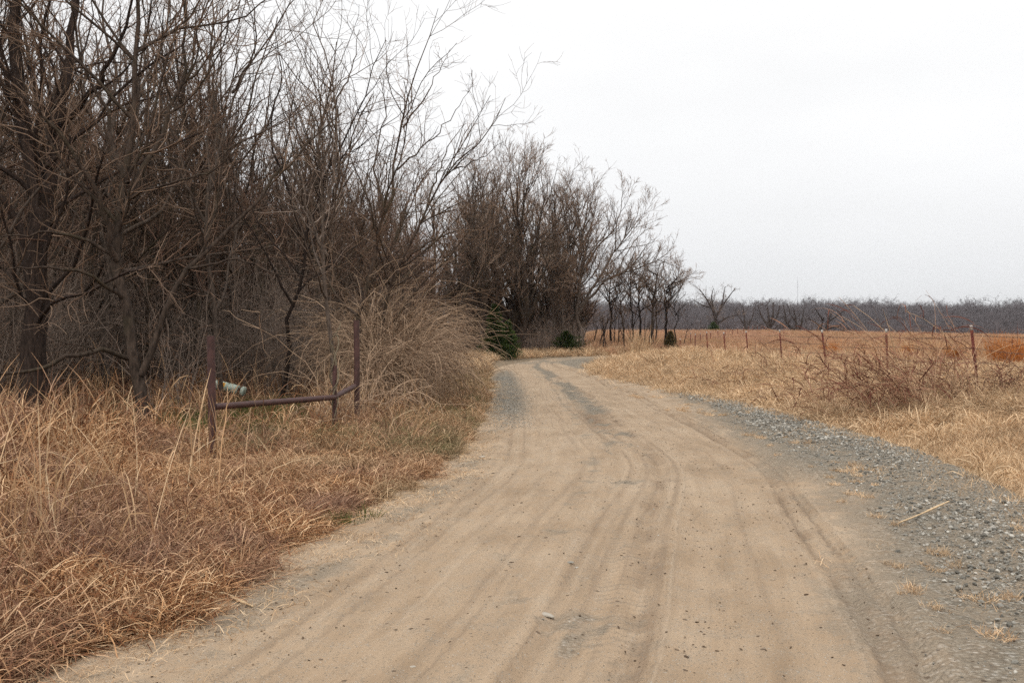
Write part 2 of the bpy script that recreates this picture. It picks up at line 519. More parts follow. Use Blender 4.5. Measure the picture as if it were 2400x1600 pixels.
uw = u_m + wob * 0.6 + off * np.exp(-((u_m - 2.2) / 0.9) ** 2)
t = NT('packed_dirt')
pos = t.n("ShaderNodeNewGeometry").outputs["Position"]
au, asn = t.attr("u").outputs["Fac"], t.attr("s").outputs["Fac"]
cmb = t.n("ShaderNodeCombineXYZ")
t.l(t.math('MULTIPLY', au, 3.2), cmb.inputs[0]); t.l(t.math('MULTIPLY', asn, 0.5), cmb.inputs[1])
streak = t.noise(cmb.outputs[0], 1.6, 4, 0.6)
nl = t.noise(pos, 0.55, 4, 0.55)
nm = t.noise(pos, 6.0, 4, 0.6)
nf = t.noise(pos, 130.0, 3, 0.65)
dirt = t.ramp(t.math('ADD', t.math('MULTIPLY', nl, 0.5), t.math('MULTIPLY', streak, 0.5)), [(0.33, (0.262, 0.178, 0.108)), (0.5, (0.375, 0.268, 0.174)), (0.68, (0.455, 0.346, 0.240))])
cm2 = t.n('ShaderNodeCombineXYZ')
t.l(t.math('MULTIPLY', au, 16.0), cm2.inputs[0]); t.l(t.math('MULTIPLY', asn, 0.35), cm2.inputs[1])
fine = t.noise(cm2.outputs[0], 1.0, 4, 0.65)
dirt = t.mix(t.rng(fine, 0.35, 0.7, 0.0, 0.25), dirt, (0.220, 0.165, 0.115))
dirt = t.mix(t.rng(nf, 0.3, 0.7, 0.0, 0.35), dirt, (0.200, 0.150, 0.105))
dirt = t.mix(t.rng(nm, 0.45, 0.75, 0.0, 0.35), dirt, (0.285, 0.235, 0.180))
def profile(grooves):
    st = []
    for c_, w_, v_ in sorted(grooves):
        w_ *= .72; st += [((c_ - w_) / 6, (.5,) * 3), (c_ / 6, (v_,) * 3), ((c_ + w_) / 6, (.5,) * 3)]
    return t.ramp(t.math('DIVIDE', t.math('ADD', t.attr("uw").outputs["Fac"], t.math('MULTIPLY', t.math('SUBTRACT', nm, .5), .09)), 6.0), st)
tr1 = profile([(.60, .035, .1), (.70, .03, .85), (1.44, .03, .15), (1.86, .028, .8), (1.93, .03, .0), (2.0, .03, .85), (2.12, .035, .1), (2.44, .03, .85), (2.52, .035, .0), (2.60, .035, .95)])
tr2 = profile([(.80, .03, .2), (1.15, .05, .75), (1.55, .03, .25), (2.28, .03, .2), (3.18, .03, .25), (3.58, .03, .85), (3.66, .03, .0), (3.74, .03, .9), (3.82, .03, .05), (3.92, .04, .9)])
cm3 = t.n('ShaderNodeCombineXYZ')
t.l(t.math('MULTIPLY', au, 1.3), cm3.inputs[0]); t.l(t.math('MULTIPLY', asn, 0.55), cm3.inputs[1])
brk = t.rng(t.noise(cm3.outputs[0], 1.0, 3, 0.6), 0.30, 0.50)
trk = t.math('MULTIPLY', t.math('SUBTRACT', t.math('ADD', tr1, tr2), 1.0), brk)
dirt = t.mix(t.math('MULTIPLY', t.math('MAXIMUM', t.math('MULTIPLY', trk, -1.0), 0.0), 1.25, None, True), dirt, (0.165, 0.116, 0.080))
dirt = t.mix(t.math('MULTIPLY', t.math('MAXIMUM', trk, 0.0), 0.9, None, True), dirt, (0.47, 0.365, 0.262))
gv = t.n("ShaderNodeTexVoronoi", feature='F1'); gv.inputs["Scale"].default_value = 95.0
t.l(pos, gv.inputs["Vector"])
gsc = t.n("ShaderNodeSeparateColor"); t.l(gv.outputs["Color"], gsc.inputs[0])
grit = t.math('MULTIPLY', t.math('GREATER_THAN', gsc.outputs[0], t.rng(nm, .3, .7, .93, .62)), t.math('LESS_THAN', gv.outputs["Distance"], .42))
dirt = t.mix(t.math('MULTIPLY', grit, .7), dirt, t.ramp(gsc.outputs[1], [(0, (0.10, 0.085, 0.065)), (.6, (0.22, 0.20, 0.165)), (1, (0.48, 0.44, 0.38))]))
dirt = t.mix(t.math('MULTIPLY', t.attr("damp").outputs["Fac"], 0.7), dirt, (0.150, 0.098, 0.062))
vor = t.n("ShaderNodeTexVoronoi", feature='F1'); vor.inputs["Scale"].default_value = 38.0
t.l(pos, vor.inputs["Vector"])
sepc = t.n("ShaderNodeSeparateColor"); t.l(vor.outputs["Color"], sepc.inputs[0])
stones = t.ramp(sepc.outputs[0], [(0.0, (0.095, 0.085, 0.068)), (0.45, (0.205, 0.185, 0.148)), (0.8, (0.31, 0.285, 0.235)), (1.0, (0.46, 0.43, 0.38))])
stones = t.mix(t.rng(vor.outputs["Distance"], 0.35, 0.75, 0.0, 0.8), stones, (0.085, 0.070, 0.052))
grey = t.mix(t.rng(nm, 0.38, 0.62, 0.15, 0.9), stones, (0.262, 0.208, 0.150))
gm = t.math('ADD', t.attr("grav").outputs["Fac"], t.math('MULTIPLY', t.math('SUBTRACT', nm, 0.5), 0.9))
gm = t.rng(gm, 0.25, 0.75)
colr = t.mix(gm, dirt, grey)
# dark specks of organic crumbs
vs2 = t.n("ShaderNodeTexVoronoi", feature='F1'); vs2.inputs["Scale"].default_value = 11.0; vs2.inputs["Randomness"].default_value = 1.0
t.l(pos, vs2.inputs["Vector"])
sp2 = t.n("ShaderNodeSeparateColor"); t.l(vs2.outputs["Color"], sp2.inputs[0])
speck = t.math('MULTIPLY', t.math('LESS_THAN', vs2.outputs["Distance"], t.math('MULTIPLY', sp2.outputs[1], 0.17)), t.math('GREATER_THAN', sp2.outputs[0], 0.4))
colr = t.mix(t.math('MULTIPLY', speck, 0.75), colr, (0.075, 0.050, 0.034))
tw = t.math('SINE', t.math('ADD', t.math('MULTIPLY', asn, 62.0), t.math('MULTIPLY', nl, 4.0)))
th = t.math('MULTIPLY', tw, t.attr("tread").outputs["Fac"])
h = t.math('ADD', t.math('MULTIPLY', nf, 0.45), t.math('MULTIPLY', nm, 0.5))
h = t.math('ADD', h, t.math('MULTIPLY', t.math('MULTIPLY', th, t.rng(nm, 0.35, 0.6)), 0.5))
h = t.math('ADD', h, t.math('MULTIPLY', fine, 0.9))
h = t.math('ADD', h, t.math('ADD', t.math('MULTIPLY', trk, 1.5), t.math('MULTIPLY', grit, .35)))
h = t.math('SUBTRACT', h, t.math('MULTIPLY', gm, t.math('MULTIPLY', vor.outputs["Distance"], 1.6)))
M['road'] = t.finish(colr, 0.95, t.bump(h, 0.85, 0.026), 0.12)
r_me = make_mesh('dirt_road', np.stack([RX.ravel(), RY.ravel(), z.ravel()], 1), rq, M['road'], True,
                 {'uw': uw.ravel(), 'u': u_m.ravel(), 's': S2.ravel(), 'grav': grav.ravel(), 'tread': tread.ravel(), 'damp': damp.ravel()})
road = tag(mesh_obj('dirt_road', r_me), 'tan dirt road with tyre ruts and grey gravel shoulder curving away', kind='structure')
def road_z(x, y):
    k = np.argmin((RX - x) ** 2 + (RY - y) ** 2)
    return float(z.ravel()[k])

# ------------------------------------------------------------------ scatter with geometry nodes (for stuff nobody could count)
def scatter(name, pts, rot, scl, ix, meshes, label, cat=None, extra=None):
    me = bpy.data.meshes.new(name)
    n = len(pts)
    me.vertices.add(n)
    me.vertices.foreach_set("co", np.ascontiguousarray(pts, np.float32).ravel())
    a = me.attributes.new("rot", 'FLOAT_VECTOR', 'POINT'); a.data.foreach_set("vector", np.ascontiguousarray(rot, np.float32).ravel())
    a = me.attributes.new("scl", 'FLOAT_VECTOR', 'POINT'); a.data.foreach_set("vector", np.ascontiguousarray(scl, np.float32).ravel())
    a = me.attributes.new("pick", 'INT', 'POINT'); a.data.foreach_set("value", np.ascontiguousarray(ix, np.int32))
    o = bpy.data.objects.new(name, me); col.objects.link(o)
    ng = bpy.data.node_groups.new(name + "_nodes", 'GeometryNodeTree')
    ng.interface.new_socket("Geometry", in_out='INPUT', socket_type='NodeSocketGeometry')
    ng.interface.new_socket("Geometry", in_out='OUTPUT', socket_type='NodeSocketGeometry')
    N = ng.nodes.new
    gi, go = N("NodeGroupInput"), N("NodeGroupOutput")
    iop = N("GeometryNodeInstanceOnPoints")
    jn = N("GeometryNodeJoinGeometry")
    for m in meshes:
        so = bpy.data.objects.new(m.name + "_source", m)
        oi = N("GeometryNodeObjectInfo"); oi.inputs["Object"].default_value = so
        oi.inputs["As Instance"].default_value = False
        g2 = N("GeometryNodeGeometryToInstance")
        ng.links.new(oi.outputs["Geometry"], g2.inputs[0])
        ng.links.new(g2.outputs[0], jn.inputs[0])
    def named(nm, ty):
        nd = N("GeometryNodeInputNamedAttribute"); nd.data_type = ty
        nd.inputs["Name"].default_value = nm
        return nd.outputs[0]
    ng.links.new(gi.outputs[0], iop.inputs["Points"])
    ng.links.new(jn.outputs[0], iop.inputs["Instance"])
    iop.inputs["Pick Instance"].default_value = True
    ng.links.new(named("pick", 'INT'), iop.inputs["Instance Index"])
    ng.links.new(named("rot", 'FLOAT_VECTOR'), iop.inputs["Rotation"])
    ng.links.new(named("scl", 'FLOAT_VECTOR'), iop.inputs["Scale"])
    ng.links.new(iop.outputs[0], go.inputs[0])
    md = o.modifiers.new("scatter", 'NODES'); md.node_group = ng
    tag(o, label, cat, kind='stuff')
    return o

# ------------------------------------------------------------------ trees
def resample(pts, K):
    pts = np.array(pts, float)
    q = catmull(pts, 8) if len(pts) > 2 else pts
    s = np.concatenate([[0], np.cumsum(np.linalg.norm(np.diff(q, axis=0), axis=1))])
    tt = np.linspace(0, s[-1], K)
    return np.stack([np.interp(tt, s, q[:, i]) for i in range(3)], 1)

def grow(r, limbs, levels, K0=14, rmin=0.003, jit=0.03):
    """limbs: (pts, r0, r1). Returns list of (P, Rad) per level"""
    P = np.stack([resample(p, K0) for p, _, _ in limbs])
    Ls = np.linalg.norm(np.diff(P, axis=1), axis=2).sum(1)
    P = P + np.concatenate([np.zeros((len(P), 1, 3)), r.normal(0, 1, (len(P), K0 - 1, 3))], 1) * (jit * np.sqrt(Ls)[:, None, None] * 0.5)
    tt = np.linspace(0, 1, K0)[None]
    Rad = np.stack([a + (b - a) * (np.linspace(0, 1, K0) ** 0.85) for _, a, b in limbs])
    out = [(P, Rad)]
    for lv in levels:
        N, K, _ = P.shape
        Ls = np.linalg.norm(np.diff(P, axis=1), axis=2).sum(1)
        n = np.maximum(r.poisson(Ls * lv['per_m']), lv.get('nmin', 1))
        par = np.repeat(np.arange(N), n)
        C = len(par)
        tt = lv['tmin'] + (1 - lv['tmin']) * r.random(C) ** lv.get('tpow', 0.85)
        fi = tt * (K - 1); k0 = np.minimum(fi.astype(int), K - 2); fr = (fi - k0)[:, None]
        base = P[par, k0] * (1 - fr) + P[par, k0 + 1] * fr
        T = norm(P[par, k0 + 1] - P[par, k0])
        rp = Rad[par, k0] * (1 - fr[:, 0]) + Rad[par, k0 + 1] * fr[:, 0]
        rand = norm(r.normal(0, 1, (C, 3)))
        perp = norm(np.cross(T, rand))
        ang = np.radians(r.uniform(*lv['ang'], C))[:, None]
        d = T * np.cos(ang) + perp * np.sin(ang)
        ln = np.clip(r.uniform(*lv['len'], C) * Ls[par] * (1 - 0.5 * tt), lv.get('lmin', 0.1), lv.get('lmax', 9))
        Kc = lv['K']
        Q = np.empty((C, Kc, 3)); Q[:, 0] = base
        step = (ln / (Kc - 1))[:, None]
        up = np.array([0, 0, lv['up']])
        bias = np.array(lv.get('bias', (0, 0, 0)))
        for k in range(1, Kc):
            d = norm(d + r.normal(0, lv['wander'], (C, 3)) + up + bias)
            Q[:, k] = Q[:, k - 1] + d * step
        r0 = np.clip(np.minimum(rp * 0.65, ln * lv.get('rk', 0.011)), rmin, None)
        Rd = r0[:, None] * np.linspace(1, lv.get('tip', 0.4), Kc)[None]
        out.append((Q, np.maximum(Rd, rmin * 0.6)))
        P, Rad = Q, Rd
    return out

def tree_meshes(r, name, limbs, levels, bark, twig, sides=(9, 5, 3, 3, 3), K0=14, rmin=0.003, jit=0.03, trunk_levels=2):
    lv = grow(r, limbs, levels, K0, rmin, jit)
    tr, crn = Acc(), Acc()
    for i, (P, Rd) in enumerate(lv):
        v, q = tubes(P, Rd, sides[i])
        if i < trunk_levels: tr.add(v, q)
        else: crn.add(v, q, np.repeat(r.random(len(P)), P.shape[1] * sides[i]))
    return tr.mesh(name + '_trunk', bark), crn.mesh(name + '_crown', twig, attr='rnd')

def fan_limbs(r, H, stems=1, lean=0.1, fork=(0.3, 0.5), nl=(3, 5), spread=(12, 40), rad=0.09, base_r=0.0):
    """trunk(s) that fork into rising limbs"""
    limbs = []
    for s in range(stems):
        a = r.uniform(0, 2 * np.pi); b0 = np.array([np.cos(a), np.sin(a), 0]) * base_r * r.random()
        ld = np.array([np.cos(a), np.sin(a), 0]) * (lean * r.uniform(0.5, 1.5) + (0.12 if stems > 1 else 0))
        h = H * r.uniform(*fork)
        d = norm(np.array([0, 0, 1.0]) + ld)
        rr = rad * r.uniform(0.75, 1.1)
        top = b0 + d * H * r.uniform(0.85, 1.0)
        top[:2] += r.normal(0, 0.06 * H, 2)
        m1 = b0 + d * h + r.normal(0, 0.02 * H, 3)
        m2 = (m1 + top) / 2 + r.normal(0, 0.03 * H, 3)
        b0 = b0 + np.array([0, 0, -0.12])
        limbs.append(([b0, b0 + d * h * 0.5 + r.normal(0, 0.012 * H, 3), m1, m2, top], rr, 0.012))
        for k in range(r.integers(*nl)):
            tt = r.uniform(0.45, 1.3)
            st = b0 + (m1 - b0) * min(tt, 1) + (m2 - m1) * max(tt - 1, 0)
            az = r.uniform(0, 2 * np.pi); an = np.radians(r.uniform(*spread))
            dd = np.array([np.cos(az) * np.sin(an), np.sin(az) * np.sin(an), np.cos(an)])
            ln = H * r.uniform(0.4, 0.68) * (1.15 - 0.3 * tt)
            p1 = st + dd * ln * 0.4
            p2 = p1 + norm(dd + np.array([0, 0, 0.45])) * ln * 0.6
            limbs.append(([st, (st + p1) / 2 + r.normal(0, 0.02 * ln, 3), p1, (p1 + p2) / 2 + r.normal(0, 0.04 * ln, 3), p2], rr * r.uniform(0.4, 0.62), 0.010))
    return limbs

LV_NEAR = [dict(per_m=2.3, tmin=0.16, ang=(22, 58), len=(0.22, 0.52), K=8, up=0.07, wander=0.15, rk=0.0125, lmin=0.4, lmax=3.4),
           dict(per_m=3.3, tmin=0.10, ang=(25, 60), len=(0.30, 0.62), K=6, up=0.06, wander=0.18, rk=0.011, lmin=0.2, lmax=1.4),
           dict(per_m=3.5, tmin=0.08, ang=(25, 60), len=(0.35, 0.8), K=4, up=0.05, wander=0.20, rk=0.010, lmin=0.12, lmax=0.6)]
LV_MID = [dict(per_m=1.35, tmin=0.22, ang=(20, 50), len=(0.25, 0.52), K=7, up=0.10, wander=0.11, rk=0.013, lmin=0.8, lmax=4.5),
          dict(per_m=2.1, tmin=0.15, ang=(20, 50), len=(0.3, 0.62), K=5, up=0.09, wander=0.13, rk=0.012, lmin=0.4, lmax=2.4),
          dict(per_m=3.3, tmin=0.10, ang=(20, 50), len=(0.4, 0.85), K=4, up=0.09, wander=0.15, rk=0.012, lmin=0.3, lmax=1.1)]
LV_OAK = [dict(per_m=1.5, tmin=0.2, ang=(30, 60), len=(0.3, 0.55), K=6, up=0.05, wander=0.2, rk=0.016, lmin=0.8, lmax=3.5),
          dict(per_m=2.6, tmin=0.2, ang=(30, 60), len=(0.35, 0.6), K=5, up=0.06, wander=0.22, rk=0.015, lmin=0.5, lmax=1.6),
          dict(per_m=3.2, tmin=0.1, ang=(30, 60), len=(0.4, 0.85), K=3, up=0.05, wander=0.22, rk=0.012, lmin=0.3, lmax=0.9)]

def place_tree(name, mt, loc, rz, sc, label, group=None, tilt=(0, 0)):
    o = empty(name, loc, rz)
    o.rotation_euler = (tilt[0], tilt[1], rz)
    o.scale = sc if isinstance(sc, tuple) else (sc, sc, sc)
    tag(o, label, 'tree', group)
    mesh_obj('trunk', mt[0], o)
    mesh_obj('crown', mt[1], o)
    return o

# --- thicket trees on the left: a few kinds, copied
r = np.random.default_rng(21)
thicket = []
for k in range(7):
    st = [1, 2, 1, 3, 1, 2, 1][k]
    H = [8.6, 8.0, 9.2, 7.4, 8.8, 7.8, 8.4][k]
    lim = fan_limbs(r, H, st, 0.10, (0.28, 0.5), (3, 6) if st == 1 else (2, 4), (14, 48), 0.085 if st == 1 else 0.06, 0.25)
    thicket.append(tree_meshes(r, 'thicket_tree', lim, LV_NEAR, M['bark'] if k % 2 else M['bark_grey'], M['twig'] if k % 3 else M['twig_red']))

def woods_edge(y):      # x of the woods' edge
    return np.interp(y, [14, 17, 20, 25, 45, 60, 75], [-9.0, -6.8, -5.6, -5.0, -4.4, -4.2, -3.5])
wt = []
tries = 0
r = np.random.default_rng(5)
while len(wt) < 122 and tries < 20000:
    tries += 1
    y = 17 + 36 * r.random() ** 0.9
    x = woods_edge(y) - r.random() ** 1.15 * (0.62 * y - 3)
    if x < -0.60 * y - 2.0: continue
    if any((x - a) ** 2 + (y - b) ** 2 < 0.95 ** 2 for a, b in wt): continue
    if -8.8 < x < -4.5 and y < 24.5: continue          # the clearing behind the pipe brace
    wt.append((x, y))
for i, (x, y) in enumerate(wt):
    s = r.uniform(0.88, 1.14) * (1.0 + 0.13 * float(sstep(-0.14, -0.30, x / y)))
    place_tree('thicket_tree', thicket[r.integers(len(thicket))], (x, y, gz1(x, y)), r.uniform(0, 6.28), (s, s * (1 if r.random() < .5 else -1), s * r.uniform(0.95, 1.08)),
               'slender bare tree crowded among others inside the leafless woods left of the road', 'bare trees filling the woods on the left', (r.normal(0, 0.05), r.normal(0, 0.05)))

# --- the trees of the woods' front that can be told apart
def special(name, limbs_px, bark, twig, label, seed, levels=LV_NEAR, thick=0.72, rmin=0.0038):
    """limbs given as (photo column, photo row, metres away) points; built round the tree's own base"""
    rr = np.random.default_rng(seed)
    L3 = [([px3(*p) for p in pts], a, b) for pts, a, b in limbs_px]
    b = L3[0][0][0].copy(); gz = gz1(b[0], b[1])
    b[2] = gz
    L3 = [([p - b for p in pts], a * thick, c * 0.8) for pts, a, c in L3]
    L3[0][0][0][2] = -0.15
    mt = tree_meshes(rr, name, L3, levels, bark, twig, rmin=rmin)
    return place_tree(name, mt, tuple(b), 0, 1.0, label)

special('bare_tree', [
    ([(345, 1020, 16.0), (325, 880, 16.0), (290, 720, 16.1), (272, 600, 16.2), (300, 430, 16.4), (318, 220, 16.6), (330, -60, 16.9), (320, -220, 17)], 0.155, 0.02),
    ([(275, 610, 16.2), (240, 480, 15.9), (170, 350, 15.6), (90, 260, 15.3), (-40, 170, 15.0)], 0.075, 0.012),
    ([(290, 500, 16.3), (370, 330, 16.8), (430, 180, 17.2), (440, 20, 17.5), (470, -150, 17.6)], 0.075, 0.012),
    ([(300, 430, 16.4), (240, 250, 16.8), (180, 90, 17.0), (150, -120, 17.2)], 0.06, 0.012),
    ([(300, 840, 16.0), (240, 822, 15.6), (165, 835, 15.2), (80, 868, 14.9), (-60, 872, 14.6)], 0.06, 0.025),
    ([(290, 700, 16.1), (215, 650, 15.7), (130, 628, 15.3), (20, 632, 15.0)], 0.055, 0.012),
    ([(272, 600, 16.2), (190, 560, 16.0), (90, 545, 15.6), (-30, 560, 15.4)], 0.05, 0.012),
    ([(330, 880, 16.0), (372, 750, 16.1), (440, 630, 16.3), (540, 540, 16.6), (640, 430, 17.0), (730, 330, 17.4), (800, 270, 17.8)], 0.085, 0.012),
    ([(440, 630, 16.3), (560, 610, 16.0), (650, 640, 15.8), (745, 645, 15.7)], 0.035, 0.010),
    ([(300, 470, 16.3), (400, 430, 15.9), (500, 400, 15.6), (560, 330, 15.5)], 0.04, 0.010),
], M['bark'], M['twig'], 'forked bare tree with a low limb arching left beside the pipe brace', 31)
special('bare_tree', [
    ([(70, 960, 17.2), (78, 700, 17.2), (88, 480, 17.3), (62, 300, 17.4), (40, 120, 17.5), (30, -150, 17.7), (20, -300, 17.9)], 0.24, 0.05),
    ([(88, 480, 17.3), (135, 320, 17.6), (160, 160, 17.9), (190, -60, 18.3), (200, -250, 18.5)], 0.13, 0.03),
    ([(80, 600, 17.2), (20, 480, 17.0), (-60, 400, 16.7)], 0.10, 0.03),
    ([(62, 300, 17.4), (10, 170, 16.9), (-60, 40, 16.7)], 0.07, 0.02),
    ([(140, 300, 17.6), (230, 190, 17.3), (300, 60, 17.1), (330, -120, 16.9)], 0.055, 0.012),
], M['bark_dark'], M['twig'], 'thick dark-trunked bare tree at the left edge of the photograph', 32, LV_NEAR, 1.05)
special('bare_tree', [
    ([(520, 960, 21), (500, 700, 21), (480, 520, 21), (520, 330, 21.2), (560, 180, 21.4), (650, 60, 21.6), (720, -40, 21.8)], 0.085, 0.012),
    ([(515, 340, 21.2), (500, 180, 21), (510, 20, 20.8)], 0.05, 0.01),
    ([(545, 220, 21.3), (600, 110, 21.0), (590, -20, 20.8)], 0.04, 0.01),
    ([(480, 520, 21), (420, 380, 20.8), (395, 240, 20.5), (410, 100, 20.4)], 0.045, 0.01),
], M['bark_grey'], M['twig'], 'tall thin bare tree leaning right above the left pipe post', 33)
special('bare_tree', [
    ([(790, 930, 20), (765, 700, 20), (760, 520, 20), (790, 350, 20.2), (775, 180, 20.4), (735, 60, 20.5), (770, -10, 20.6)], 0.075, 0.008),
    ([(768, 600, 20), (700, 440, 19.8), (680, 290, 19.6), (700, 170, 19.5)], 0.045, 0.008),
    ([(780, 260, 20.3), (830, 150, 20.2), (840, 70, 20.1)], 0.03, 0.006),
    ([(790, 400, 20.2), (850, 310, 20.6), (880, 220, 20.8)], 0.03, 0.006),
], M['bark_grey'], M['twig_grey'], 'slim upright bare tree rising behind the thin pipe post', 34)
special('bare_tree', [
    ([(835, 920, 21.5), (845, 760, 21.5), (870, 600, 21.4), (915, 470, 21.3), (930, 360, 21.2), (968, 220, 21.0), (990, 120, 20.9), (1032, 25, 20.8)], 0.085, 0.006),
    ([(900, 500, 21.3), (880, 380, 21.6), (905, 270, 21.8), (890, 180, 22)], 0.04, 0.006),
    ([(945, 300, 21.1), (1010, 200, 21.3), (1050, 130, 21.4)], 0.03, 0.005),
    ([(930, 400, 21.2), (1010, 330, 21.0), (1060, 270, 20.9), (1098, 215, 20.9)], 0.03, 0.005),
], M['bark'], M['twig'], 'bare tree whose crown tip stands highest against the sky over the bramble thicket', 35)
special('bare_tree', [
    ([(880, 900, 22.5), (895, 750, 22.4), (940, 620, 22.2), (1000, 490, 22.0), (1060, 400, 21.8), (1120, 335, 21.6), (1165, 270, 21.5), (1186, 226, 21.4)], 0.085, 0.006),
    ([(940, 620, 22.2), (1020, 560, 21.8), (1100, 530, 21.5), (1150, 470, 21.3)], 0.035, 0.006),
    ([(1000, 490, 22.0), (1040, 370, 22.3), (1090, 290, 22.5)], 0.035, 0.006),
    ([(1060, 400, 21.8), (1130, 370, 21.5), (1180, 330, 21.3)], 0.025, 0.005),
    ([(920, 670, 22.2), (985, 640, 21.7), (1060, 590, 21.4), (1130, 560, 21.2)], 0.03, 0.006),
], M['bark'], M['twig'], 'bare tree leaning far right towards the road over the bramble thicket', 36)
special('bare_tree', [
    ([(655, 940, 22.5), (690, 720, 22.4), (720, 560, 22.3), (760, 420, 22.2), (830, 290, 22.0), (870, 190, 21.9), (900, 90, 21.8)], 0.08, 0.008),
    ([(720, 560, 22.3), (660, 420, 22.4), (640, 280, 22.6), (660, 150, 22.8), (640, 40, 22.8)], 0.055, 0.008),
    ([(690, 720, 22.4), (620, 590, 22.0), (560, 480, 21.7), (540, 370, 21.6)], 0.04, 0.008),
], M['bark_dark'], M['twig'], 'dark bare tree forking between the two pipe posts', 37)

# --- background woods seen only as a mass (beyond about 50 m on the left)
r = np.random.default_rng(8)
woodmesh = []
for k in range(4):
    H = 8.5
    a, b = tree_meshes(r, 'woods_mass', fan_limbs(r, H, 1 + k % 2, 0.08, (0.25, 0.45), (3, 6), (12, 40), 0.10, 0.3),
                       [dict(LV_NEAR[0], per_m=1.5), dict(LV_NEAR[1], per_m=2.6), dict(LV_NEAR[2], per_m=2.0, lmin=0.25)], M['bark'], M['twig_red'], (5, 3, 3, 3), rmin=0.009)
    woodmesh += [a, b]
def joined(a, b, name):
    """trunk and crown of a far tree as one mesh with two materials"""
    me = bpy.data.meshes.new(name)
    na, nb_ = len(a.vertices), len(b.vertices)
    ca = np.empty(na * 3, np.float32); a.vertices.foreach_get("co", ca)
    cb = np.empty(nb_ * 3, np.float32); b.vertices.foreach_get("co", cb)
    ia = np.empty(len(a.loops), np.int32); a.loops.foreach_get("vertex_index", ia)
    ib = np.empty(len(b.loops), np.int32); b.loops.foreach_get("vertex_index", ib)
    at = np.zeros(nb_, np.float32); b.attributes["rnd"].data.foreach_get("value", at)
    m = make_mesh(name, np.concatenate([ca, cb]).reshape(-1, 3), [np.concatenate([ia, ib + na]).reshape(-1, 4)], None, True, {'rnd': np.concatenate([np.full(na, 0.3), at])})
    m.materials.append(a.materials[0]); m.materials.append(b.materials[0])
    mi = np.concatenate([np.zeros(len(a.polygons), np.int32), np.ones(len(b.polygons), np.int32)])
    m.polygons.foreach_set("material_index", mi)
    return m
mass = [joined(woodmesh[2 * i], woodmesh[2 * i + 1], 'woods_mass') for i in range(4)]
pp = []
while len(pp) < 480:
    y = 50 + 75 * r.random(); x = -4.0 - r.random() * 0.66 * y
    if y > 84: x = px_x(1380, y) - r.random() * 0.72 * y
    if y < 84 and road_dist([x], [y])[0][0] < 5: continue
    pp.append((x, y))
pp = np.array(pp); n = len(pp)
s = r.uniform(0.8, 1.15, n)
scatter('distant_woods', np.column_stack([pp, ground_z(pp[:, 0], pp[:, 1]) - 0.05]), np.column_stack([np.zeros(n), np.zeros(n), r.uniform(0, 6.28, n)]), np.column_stack([s, s, s]), r.integers(0, 4, n), mass,
        'mass of leafless trees deep in the woods behind the roadside trees', 'woods')

# --- underbrush: twiggy saplings and shrubs between the trunks
r = np.random.default_rng(11)
brush = []
for k in range(5):
    limbs = []
    H = [3.0, 2.2, 3.6, 1.8, 2.6][k]
    for s_ in range([9, 14, 6, 16, 11][k]):
        a = r.uniform(0, 6.28); b0 = np.array([np.cos(a), np.sin(a), 0]) * r.random() * 0.5
        d = norm(np.array([r.normal(0, 0.22), r.normal(0, 0.22), 1.0]))
        h = H * r.uniform(0.6, 1.1)
        b0[2] = -0.1
        limbs.append(([b0, b0 + d * h * .5 + r.normal(0, .06, 3), b0 + d * h + r.normal(0, .12, 3)], r.uniform(0.008, 0.016), 0.004))
    a, b = tree_meshes(r, 'underbrush', limbs, [dict(per_m=2.8, tmin=0.1, ang=(25, 65), len=(0.25, 0.5), K=5, up=0.05, wander=0.2, rk=0.008, lmin=0.25, lmax=1.0),
                                                 dict(per_m=4.0, tmin=0.1, ang=(25, 65), len=(0.35, 0.7), K=4, up=0.03, wander=0.22, rk=0.008, lmin=0.12, lmax=0.5)],
                       M['twig_grey'], M['twig_brush'] if k % 2 else M['twig_grey'], (4, 3, 3), K0=7, rmin=0.0035)
    brush.append(joined(a, b, 'underbrush'))
pp = []
while len(pp) < 1250:
    y = 17.5 + 52 * r.random() ** 1.5
    x = woods_edge(y) + 0.6 - r.random() * (0.62 * y - 3)
    if x < -0.60 * y - 1.5: continue
    if -9.2 < x < -3.6 and y < 24.0 and r.random() < 0.985: continue
    pp.append((x, y))
for k in range(300):      # along the far side of the bend and below the roadside trees
    x = r.uniform(-8, 5.5); y = 76 + 24 * r.random() + max(0, x) * 0.6
    if road_dist([x], [y])[0][0] > 1.8: pp.append((x, y))
pp = np.array(pp); n = len(pp)
s = r.uniform(0.7, 1.15, n)
scatter('underbrush', np.column_stack([pp, ground_z(pp[:, 0], pp[:, 1])]), np.column_stack([r.normal(0, .08, n), r.normal(0, .08, n), r.uniform(0, 6.28, n)]), np.column_stack([s, s, s * r.uniform(.85, 1.2, n)]), r.integers(0, 5, n), brush,
        'tangled leafless underbrush and saplings between the trunks of the woods', 'underbrush')

